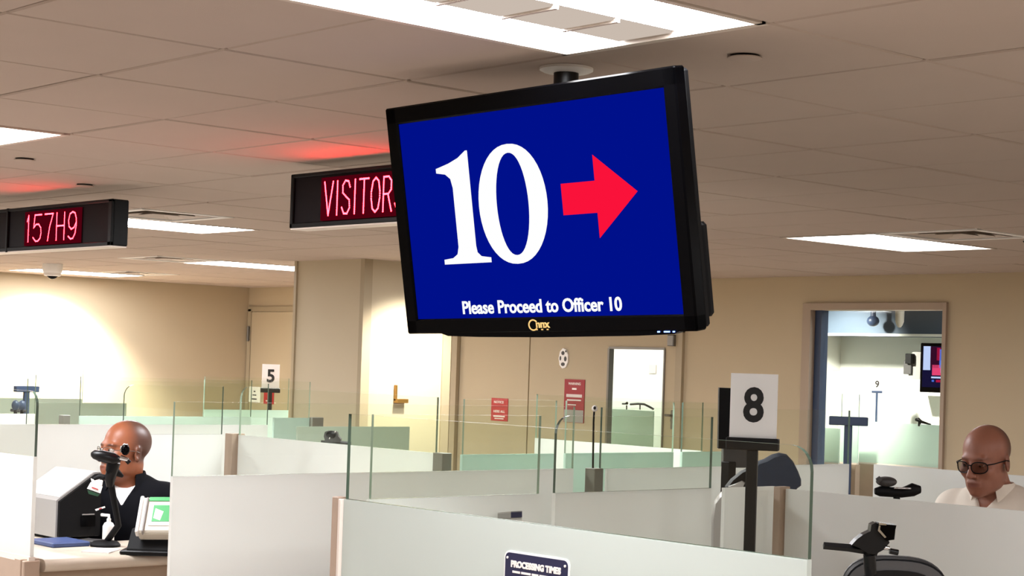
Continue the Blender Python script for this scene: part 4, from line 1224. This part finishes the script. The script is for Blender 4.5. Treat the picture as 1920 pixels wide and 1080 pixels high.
# ================================================================== PEOPLE  (signed distance fields -> one continuous mesh)
def smin(a, b, k):
    h = np.clip(.5 + .5 * (b - a) / k, 0, 1)
    return b * (1 - h) + a * h - k * h * (1 - h)
def smax(a, b, k): return -smin(-a, -b, k)
def cap(p, a, b, ra, rb):
    a = np.array(a, float); b = np.array(b, float)
    ba = b - a
    h = np.clip(((p - a) @ ba) / (ba @ ba), 0, 1)
    return np.linalg.norm(p - a - h[:, None] * ba, axis=1) - (ra + (rb - ra) * h)
def ell(p, c, r, rot=None):
    q = p - np.array(c, float)
    if rot is not None: q = q @ rot
    r = np.array(r, float)
    k0 = np.linalg.norm(q / r, axis=1); k1 = np.linalg.norm(q / r ** 2, axis=1) + 1e-9
    return k0 * (k0 - 1) / k1
def nets(sdf, lo, hi, h):
    """surface nets over an SDF, evaluated only near the surface"""
    lo = np.array(lo, float); hi = np.array(hi, float)
    B = 8
    nb = np.ceil((hi - lo) / (h * B)).astype(int)
    N = nb * B
    g = [lo[k] + (np.arange(nb[k]) + .5) * h * B for k in range(3)]
    C = np.stack(np.meshgrid(*g, indexing='ij'), -1).reshape(-1, 3)
    dc = sdf(C)
    act = np.abs(dc) < h * B * 1.25
    F = np.repeat(np.repeat(np.repeat(np.where(dc > 0, 1., -1.).reshape(nb), B, 0), B, 1), B, 2)
    off = np.stack(np.meshgrid(*[np.arange(B)] * 3, indexing='ij'), -1).reshape(-1, 3)
    bi = np.argwhere(act.reshape(nb)) * B
    idx = (bi[:, None, :] + off[None]).reshape(-1, 3)
    F[idx[:, 0], idx[:, 1], idx[:, 2]] = sdf(lo + idx * h)
    S = F < 0
    n0, n1, n2 = F.shape
    cnt = np.zeros((n0 - 1, n1 - 1, n2 - 1), int)
    for a in (0, 1):
        for b in (0, 1):
            for c in (0, 1):
                cnt += S[a:n0 - 1 + a, b:n1 - 1 + b, c:n2 - 1 + c]
    cells = np.argwhere((cnt > 0) & (cnt < 8))
    vid = -np.ones(cnt.shape, int)
    vid[cells[:, 0], cells[:, 1], cells[:, 2]] = np.arange(len(cells))
    acc = np.zeros((len(cells), 3)); wt = np.zeros(len(cells))
    cor = [(a, b, c) for a in (0, 1) for b in (0, 1) for c in (0, 1)]
    for i in range(8):
        for j in range(i + 1, 8):
            dd = np.array(cor[j]) - np.array(cor[i])
            if np.abs(dd).sum() != 1: continue
            A = cells + cor[i]; Bc = cells + cor[j]
            fa = F[A[:, 0], A[:, 1], A[:, 2]]; fb = F[Bc[:, 0], Bc[:, 1], Bc[:, 2]]
            m = (fa < 0) != (fb < 0)
            t = np.zeros(len(cells)); t[m] = fa[m] / (fa[m] - fb[m])
            acc[m] += (A[m] + t[m, None] * dd); wt[m] += 1
    V = lo + acc / wt[:, None] * h
    faces = []
    for ax in range(3):
        e = [0, 0, 0]; e[ax] = 1
        u, v = [k for k in range(3) if k != ax]
        sl0 = [slice(1, n - 1) for n in F.shape]; sl1 = [slice(1, n - 1) for n in F.shape]
        sl1[ax] = slice(2, F.shape[ax])
        s0 = S[tuple(sl0)]; s1 = S[tuple(sl1)]
        P = np.argwhere(s0 != s1) + 1
        eu = np.zeros(3, int); ev = np.zeros(3, int); eu[u] = 1; ev[v] = 1
        ok = np.all(P < np.array(cnt.shape), axis=1)
        P = P[ok]
        q = [P, P - eu, P - eu - ev, P - ev]
        ids = np.stack([vid[a[:, 0], a[:, 1], a[:, 2]] for a in q], 1)
        ids = ids[(ids >= 0).all(1)]
        faces += ids.tolist()
    return V, faces

def sdf_object(name, sdf, lo, hi, h, m, parent, colour=None, T=None):
    V, Fc = nets(sdf, lo, hi, h)
    b = MB()
    o_ = parent_world(parent).inverted()
    W = [o_ @ (T @ Vector(v)) for v in V]
    me = bpy.data.meshes.new(name)
    me.from_pydata(W, [], Fc)
    me.materials.append(m)
    me.polygons.foreach_set('use_smooth', [True] * len(Fc))
    if colour is not None:
        a = me.color_attributes.new('Col', 'FLOAT_COLOR', 'POINT')
        a.data.foreach_set('color', np.concatenate([colour(V), np.ones((len(V), 1))], 1).astype(np.float32).ravel())
    fix_normals(me)
    o = bpy.data.objects.new(name, me)
    COL.objects.link(o)
    o.parent = parent
    WM[o] = parent_world(parent)
    return o

def rotm(yaw, pitch, roll=0):
    """columns = head forward, left, up in body axes; yaw>0 turns to the left, pitch>0 nods down"""
    Rz = np.array([[math.cos(yaw), -math.sin(yaw), 0], [math.sin(yaw), math.cos(yaw), 0], [0, 0, 1]])
    Ry = np.array([[math.cos(pitch), 0, math.sin(pitch)], [0, 1, 0], [-math.sin(pitch), 0, math.cos(pitch)]])
    Rx = np.array([[1, 0, 0], [0, math.cos(roll), -math.sin(roll)], [0, math.sin(roll), math.cos(roll)]])
    return Rz @ Ry @ Rx

LID_OPEN = [.006]
def head_sdf(q):
    """q: points in head axes (forward, left, up), origin at ear level"""
    d = ell(q, (-.014, 0, .036), (.098, .077, .086))
    d = smin(d, ell(q, (.026, 0, -.030), (.064, .060, .082)), .03)
    d = smin(d, ell(q, (.040, 0, -.084), (.046, .047, .034)), .03)
    d = smin(d, ell(q, (.072, 0, -.104), (.020, .024, .017)), .02)
    for s in (-1, 1):
        d = smin(d, ell(q, (.060, s * .043, -.028), (.024, .022, .022)), .02)
        d = smin(d, ell(q, (.008, s * .050, -.066), (.030, .012, .026)), .03)
    d = smin(d, cap(q, (.080, -.036, .021), (.080, .036, .021), .0085, .0085), .018)
    d = smin(d, ell(q, (.064, 0, -.070), (.028, .036, .027)), .02)
    for s in (-1, 1):
        d = smax(d, -ell(q, (.101, s * .031, .002), (.017, .019, .013)), .012)
    d = smin(d, cap(q, (.088, 0, .006), (.112, 0, -.034), .0075, .0115), .010)
    for s in (-1, 1):
        d = smin(d, ell(q, (.099, s * .013, -.037), (.011, .008, .0085)), .006)
    for s in (-1, 1):      # eyelids
        lid = ell(q, (.0785, s * .031, .002), (.0142, .0145, .0142))
        d = smin(d, smax(lid, -(q[:, 2] - LID_OPEN[0]), .001), .003)
        d = smin(d, smax(lid, q[:, 2] + .0045, .001), .003)
    d = smin(d, cap(q, (.0905, -.021, -.0645), (.0905, .021, -.0645), .0054, .0054), .007)
    d = smin(d, cap(q, (.0895, -.018, -.0755), (.0895, .018, -.0755), .0060, .0060), .007)
    d = smax(d, -(cap(q, (.0970, -.026, -.0700), (.0970, .026, -.0700), .0026, .0026)), .003)
    for s in (-1, 1):
        er = rotm(s * .35, -.12)
        e = ell(q, (-.012, s * .079, -.010), (.019, .008, .033), er)
        e = smax(e, -ell(q, (-.008, s * .088, -.008), (.010, .008, .018)), .006)
        d = smin(d, e, .008)
    return d

def person(label, hip, face, head_off, hyaw, hpitch, tones, clothing, T_args):
    """hip: world point; face: world heading of the torso (x,y)"""
    fx = Vector((face[0], face[1], 0)).normalized()
    lx = Vector((-fx.y, fx.x, 0))
    T = Matrix(((fx.x, lx.x, 0, hip[0]), (fx.y, lx.y, 0, hip[1]), (0, 0, 1, hip[2]), (0, 0, 0, 1)))
    root = thing('person', label, 'person', (hip[0], hip[1], 0))
    HO = np.array(head_off, float); HR = rotm(hyaw, hpitch)
    NB = np.array((-.012, 0, .50))
    arms = T_args['arms']; footz = T_args['footz'] - hip[2]
    def torso(p, inf=0.0):
        d = ell(p, (0, 0, .02), (.125 + inf, .165 + inf, .13 + inf))
        d = smin(d, ell(p, (.005, 0, .20), (.118 + inf, .150 + inf, .17 + inf)), .06)
        d = smin(d, ell(p, (.0, 0, .34), (.115 + inf, .165 + inf, .15 + inf)), .06)
        d = smin(d, cap(p, (-.01, -.145, .432), (-.01, .145, .432), .058 + inf, .058 + inf), .05)
        d = smin(d, cap(p, (-.015, -.06, .475), (-.015, .06, .475), .046 + inf, .046 + inf), .05)
        return d
    def armd(p, inf=0.0, fore=True):
        d = None
        for s, (el, wr) in zip((1, -1), arms):
            a = cap(p, (-.01, s * .172, .43), el, .052 + inf, .044 + inf)
            if fore: a = smin(a, cap(p, el, wr, .043 + inf, .030 + inf), .02)
            d = a if d is None else np.minimum(d, a)
        return d
    def legs(p, inf=0.0):
        d = None
        for s in (-1, 1):
            kn = (.40, s * .13, -.02); an_ = (.36, s * .13, footz + .07)
            a = smin(cap(p, (.02, s * .09, -.01), kn, .082 + inf, .062 + inf), cap(p, kn, an_, .058 + inf, .040 + inf), .03)
            d = a if d is None else np.minimum(d, a)
        return d
    def hands(p):
        d = None
        for s, (el, wr) in zip((1, -1), arms):
            el = np.array(el); wr = np.array(wr); f = (wr - el) / np.linalg.norm(wr - el)
            f = np.array((f[0], f[1], f[2] * .2)); f /= np.linalg.norm(f)
            sd = np.cross((0, 0, 1), f); sd /= np.linalg.norm(sd); up = np.cross(f, sd)
            pc = wr + f * .05
            Rp = np.stack([f, sd, up], 1)
            a = ell(p, pc, (.048, .038, .016), Rp)
            a = smin(a, cap(p, wr - f * .02, wr + f * .02, .028, .026), .015)
            for k, (o_, L) in enumerate(((-.030, .062), (-.010, .074), (.011, .070), (.030, .054))):
                b0 = pc + f * .036 + sd * o_; b1 = b0 + f * L * .55 - up * .004; b2 = b1 + f * L * .40 - up * .018
                a = smin(a, cap(p, b0, b1, .0092, .0085), .005)
                a = smin(a, cap(p, b1, b2, .0085, .0072), .003)
            th0 = wr + f * .022 - sd * s * -.030; th1 = th0 + f * .032 - sd * s * -.022; th2 = th1 + f * .028
            a = smin(a, cap(p, th0, th1, .0125, .010), .008); a = smin(a, cap(p, th1, th2, .010, .008), .003)
            d = a if d is None else np.minimum(d, a)
        return d
    def feet(p):
        d = None
        for s in (-1, 1):
            a = cap(p, (.35, s * .13, footz + .045), (.52, s * .14, footz + .032), .042, .032)
            d = a if d is None else np.minimum(d, a)
        return d
    neck_top = HO + HR @ np.array((-.022, 0, -.055))
    def body(p):
        d = smin(torso(p), armd(p), .03)
        d = smin(d, legs(p), .04)
        d = smin(d, feet(p), .02)
        d = smin(d, cap(p, NB + (0, 0, -.03), neck_top, .064, .058), .025)
        d = smin(d, hands(p), .012)
        q = (p - HO) @ HR
        return smin(d, head_sdf(q), .018)
    skin, cap_c, lip, brow = [np.array(srgb(*c)[:3]) for c in tones]
    def colour(V):
        q = (V - HO) @ HR
        c = np.tile(skin, (len(V), 1))
        ishead = (q[:, 2] > -.14) & (np.linalg.norm(q, axis=1) < .2)
        # close-cropped hair cap: behind the hairline and above the ears
        hl = T_args['hairline']
        s_ = q[:, 0] - (hl[0] + hl[1] * np.clip(q[:, 2], -.1, .12))
        a = np.clip((-s_ + .01) / .05, 0, 1) * np.clip((q[:, 2] + .055) / .02, 0, 1) * ishead
        a *= T_args['hair_amt']
        c = c * (1 - a[:, None]) + cap_c * a[:, None]
        for s in (-1, 1):
            e = np.sqrt(((q[:, 1] - s * .033) / .021) ** 2 + ((q[:, 2] - .023 + np.abs(np.abs(q[:, 1]) - .03) * .15) / .0055) ** 2)
            a = np.clip(1.4 - e, 0, 1) * (q[:, 0] > .05) * T_args['brow_amt']
            c = c * (1 - a[:, None]) + brow * a[:, None]
        e = np.sqrt((q[:, 1] / .027) ** 2 + ((q[:, 2] + .070) / .0105) ** 2)
        a = np.clip(1.3 - e, 0, 1) * (q[:, 0] > .07) * .8
        c = c * (1 - a[:, None]) + lip * a[:, None]
        # stubble over jaw and lip
        a = np.clip((-.045 - q[:, 2]) / .02, 0, 1) * (q[:, 0] > -.02) * ishead * T_args['stubble'] * np.clip(1.6 - e * 0, 0, 1) * (e > 1.15)
        c = c * (1 - a[:, None]) + (skin * .55) * a[:, None]
        return np.clip(c, 0, 1)
    lo = np.array((-.28, -.36, footz - .03)); hi = np.array((.62, .36, max(.84, HO[2] + .17)))
    bo = sdf_object('body', body, lo, hi, .0048, T_args['skinmat'], root, colour, T)
    # eyes
    for s in (-1, 1):
        ec = HO + HR @ np.array((.0785, s * .031, .002))
        b = MB(); b.T = T
        b.ellipsoid(tuple(ec), (.0122, .0122, .0122), 14, 10)
        eye = b.build('eye', MT['eyewhite'], root, smooth=60)
        g = T_args.get('gaze', (0, 0))
        dv = HR @ np.array((1, g[0], g[1])); dv /= np.linalg.norm(dv)
        pc = ec + dv * .0098
        b = MB(); b.T = T; b.ellipsoid(tuple(pc), (.0054, .0054, .0054), 10, 8)
        b.build('iris', MT['iris'], eye, smooth=60)
    # shirt
    sl = T_args['sleeve']
    collar_c = NB + np.array((.0, 0, .02))
    def shirt(p):
        d = torso(p, .013)
        a = None
        for s, (el, wr) in zip((1, -1), arms):
            el = np.array(el); wr = np.array(wr)
            if sl == 'long':
                x = smin(cap(p, (-.01, s * .172, .43), el, .068, .060), cap(p, el, el + (wr - el) * .93, .058, .045), .02)
            else:
                e2 = np.array((-.01, s * .172, .43)) + (el - np.array((-.01, s * .172, .43))) * .75
                x = cap(p, (-.01, s * .172, .43), e2, .070, .068)
            a = x if a is None else np.minimum(a, x)
        d = smin(d, a, .03)
        d = smax(d, -(p[:, 2] + .06), .01)
        d = smax(d, -cap(p, NB + (0, 0, -.02), neck_top, .0665, .064), .006)
        # open neckline wedge at the front
        v0 = T_args['vneck']
        if v0:
            w_ = np.maximum(np.abs(p[:, 1]) - np.clip((p[:, 2] - (NB[2] - v0)) * .62, -.02, .2), -(p[:, 0] - .0))
            d = smax(d, -w_, .004)
        # cloth folds
        d = d + .0035 * np.sin(p[:, 2] * 46 + p[:, 1] * 22 + 2 * np.sin(p[:, 0] * 20)) * np.exp(-((p[:, 2] - .2) / .22) ** 2)
        return d
    sh = sdf_object('shirt', shirt, (-.26, -.36, -.1), (.5, .36, .60), .0055, clothing['shirt'], root, None, T)
    if clothing.get('under'):
        sdf_object('undershirt', lambda p: smax(smax(torso(p, .006), -cap(p, NB + (0, 0, -.03), neck_top, .066, .06), .004), -(p[:, 0] - .0), .004),
                   (-.02, -.16, .2), (.2, .16, .56), .006, clothing['under'], root, None, T)
    def trou(p):
        d = smin(legs(p, .012), smax(torso(p, .010), p[:, 2] - .03, .01), .03)
        return smax(d, -(p[:, 2] - footz - .07), .005)
    sdf_object('trousers', trou, (-.26, -.36, footz), (.6, .36, .1), .009, clothing['trousers'], root, None, T)
    sdf_object('shoes', lambda p: smax(feet(p) - .008, p[:, 2] - footz - .085, .005), (.25, -.3, footz - .03), (.62, .3, footz + .12), .008, MT['matt'], root, None, T)
    # collar: a folded band around the neck, open at the front
    b = MB(); b.T = T
    n = 26; gap = T_args['collar_gap']
    vs_ = []; fs_ = []
    tilt = (neck_top - NB); tilt = tilt / np.linalg.norm(tilt)
    for k in range(n + 1):
        a = gap + (2 * PI - 2 * gap) * k / n
        f = abs(1 - 2 * k / n)         # 1 at the open ends
        ca, sa = math.cos(a), math.sin(a)
        drop = T_args['collar_drop'] * f ** 4
        up_ = .048 - .016 * f ** 2
        ring = [(.066, .066, .000), (.0675, .0675, up_), (.072, .073, up_ + .004), (.092, .100, -.006 + .010 * (1 - f) - drop * .55), (.089, .096, -.010 + .010 * (1 - f) - drop * .55), (.070, .070, up_ - .006)]
        for (ra, rb, z) in ring:
            c0 = NB + tilt * z + np.array((.004, 0, .004))
            fwd = drop * .5 if ra > .08 else 0
            vs_.append((c0[0] + ra * ca + fwd, c0[1] + rb * sa, c0[2]))
    m_ = 6
    for k in range(n):
        for j in range(m_):
            fs_.append((k * m_ + j, k * m_ + (j + 1) % m_, (k + 1) * m_ + (j + 1) % m_, (k + 1) * m_ + j))
    fs_.append(tuple(range(m_))); fs_.append(tuple(n * m_ + j for j in range(m_)))
    b.add(vs_, fs_)
    b.build('collar', clothing['shirt'], root, smooth=50)
    # glasses
    if T_args.get('glasses'):
        gl = T_args['glasses']
        def hp(f, l, u): return tuple(HO + HR @ np.array((f, l, u)))
        fr_ = MB(); fr_.T = T
        for s in (-1, 1):
            n = 22
            ring = [hp(.107 - .35 * (abs(s * .033 + .026 * math.cos(t_)) ** 2) / .06, s * .033 + .027 * math.copysign(abs(math.cos(t_)) ** .75, math.cos(t_)), -.006 + .020 * math.copysign(abs(math.sin(t_)) ** .8, math.sin(t_))) for t_ in [2 * PI * k / n for k in range(n + 1)]]
            fr_.tube(ring, gl['r'], 6)
            fr_.tube([hp(.089, s * .060, .004), hp(.070, s * .074, .004), hp(.0, s * .083, .002), hp(-.018, s * .083, -.004)], gl['r'], 6)
        fr_.tube([hp(.106, -.008, .002), hp(.112, 0, .005), hp(.106, .008, .002)], gl['r'], 6)
        g = fr_.build('glasses', gl['m'], root, smooth=60)
        for s in (-1, 1):
            b = MB(); b.T = T
            n = 18
            b.add([hp(.1065 - .35 * (abs(s * .033 + .026 * math.cos(t_)) ** 2) / .06, s * .033 + .026 * math.copysign(abs(math.cos(t_)) ** .75, math.cos(t_)), -.006 + .019 * math.copysign(abs(math.sin(t_)) ** .8, math.sin(t_))) for t_ in [2 * PI * k / n for k in range(n)]], [tuple(range(n))])
            b.build('lens', MT[gl['lens']], g)
    return root, T, HO, HR

MT['eyewhite'] = mat('eye_white', (206, 196, 188), 0.25, noise=0.02)
MT['iris'] = mat('iris_brown', (38, 22, 14), 0.15, noise=0.05)
MT['lens'] = glass('spectacle_lens', (.90, .90, .90, 1), 1.0)
MT['lensd'] = glass('tinted_spectacle_lens', (.58, .53, .50, 1), 1.0)
skinA = vcol('skin_dark_brown', .42, .45)
skinB = vcol('skin_tan', .45, .45)
uni = mat('navy_uniform_cloth', (9, 10, 16), 0.9, spec=0.15, noise=0.15, nscale=60, bump=.3, bscale=500)
polo = mat('white_polo_cloth', (232, 222, 208), 0.85, noise=0.04, nscale=40, bump=.3, bscale=500)
under = mat('white_cotton', (236, 234, 232), 0.9, noise=0.02)
trs = mat('dark_trouser_cloth', (26, 27, 34), 0.9, noise=0.12)

def head_world(px_, py_, D): return at(px_, py_, D)
# officer: head centre at ear level
hc = at(234, 845, 7.0)
tc_ = (-hc.x, -hc.y)                       # towards the camera
def rot2(v, a): return (v[0] * math.cos(a) - v[1] * math.sin(a), v[0] * math.sin(a) + v[1] * math.cos(a))
fa = rot2(tc_, -.06)
hoff = (.03, .0, .628)
n_ = math.hypot(*fa); fx_ = (fa[0] / n_, fa[1] / n_)
hipA = (hc.x - fx_[0] * hoff[0], hc.y - fx_[1] * hoff[0], hc.z - hoff[2])
offA, TA, HOA, HRA = person('person in a dark navy uniform shirt seated at the left counter looking sideways', hipA, fa, hoff, -.95, -.02,
    ((150, 88, 58), (70, 50, 44), (120, 66, 56), (40, 26, 22)), dict(shirt=uni, under=under, trousers=trs),
    dict(arms=(((.05, .225, .17), (.25, .10, .125)), ((.05, -.225, .17), (.25, -.10, .125))), footz=.16, skinmat=skinA, hairline=(.02, .1), hair_amt=.85, brow_amt=.9, stubble=.1,
         sleeve='long', vneck=.085, collar_gap=.62, collar_drop=.05, glasses=dict(r=.0012, m=MT['steel'], lens='lens'), gaze=(-.2, 0)))
def on_body(px_, py_, D): return at(px_, py_, D)
# badge, cord, name tag, epaulette button worn by the officer
slab([(163, 916), (170, 904), (192, 912), (188, 925)], 6.50, .004).build('badge_card', MT['paper'], offA)
slab([(172, 905), (170, 897), (178, 900), (182, 894), (187, 900), (193, 900), (191, 911)], 6.499, .004).build('badge_flower', MT['whiteink'], offA)
slab([(172, 913), (184, 917), (184, 919), (172, 915)], 6.496, .002).build('badge_stripe', MT['red'], offA)
slab([(164, 919), (187, 927), (183, 931), (166, 926)], 6.502, .004).build('badge_green_band', mat('dark_green_cloth', (16, 60, 34), .7), offA)
MB().tube([at(212, 901, 6.52), at(215, 918, 6.51), at(216, 935, 6.52), at(217, 946, 6.53)], .0028, 6).build('lanyard', MT['whiteink'], offA)
slab([(178, 955), (196, 949), (197, 952), (180, 958)], 6.52, .004).build('name_tag', MT['paper'], offA)
slab([(185, 954), (190, 952), (191, 954), (186, 956)], 6.517, .002).build('name_tag_mark', MT['red'], offA)
def stool(label, x, y, zs, fz):
    t = thing('stool', label, 'stool', (x, y, 0))
    MB().lathe([(.02, zs - .07), (.19, zs - .06), (.20, zs - .02), (.18, zs)], (x, y, 0), 24).build('seat', MT['matt'], t, smooth=40)
    MB().tube([(x, y, .05), (x, y, zs - .06)], .028, 14).build('column', MT['chrome'], t, smooth=40)
    MB().lathe([(.24, 0), (.24, .02), (.05, .06)], (x, y, 0), 28).build('base', MT['chrome'], t, smooth=40)
    return t
stool('black round stool under the person in navy uniform', hipA[0], hipA[1], hipA[2] - .118, .16)

# man in the white polo, bowed head
LID_OPEN[0] = -.0005
hc = at(1848, 862, 6.25)
tc_ = (-hc.x, -hc.y)
fb = rot2(tc_, -.52)
hoff = (.075, .0, .622)
n_ = math.hypot(*fb); fx_ = (fb[0] / n_, fb[1] / n_)
hipB = (hc.x - fx_[0] * hoff[0], hc.y - fx_[1] * hoff[0], hc.z - hoff[2])
offB, TB, HOB, HRB = person('person in a white polo shirt and dark glasses looking down at the right edge', hipB, fb, hoff, -.02, .20,
    ((152, 99, 79), (80, 54, 48), (112, 62, 56), (60, 38, 32)), dict(shirt=polo, under=None, trousers=trs),
    dict(arms=(((.06, .225, .17), (.26, .10, .125)), ((.06, -.225, .17), (.26, -.10, .125))), footz=.16, skinmat=skinB, hairline=(.0, -.15), hair_amt=.85, brow_amt=.5, stubble=.25,
         sleeve='short', vneck=.075, collar_gap=.55, collar_drop=.055, glasses=dict(r=.0021, m=MT['matt'], lens='lensd'), gaze=(0, -.4)))
stool('black round stool under the person in white polo', hipB[0], hipB[1], hipB[2] - .118, .16)
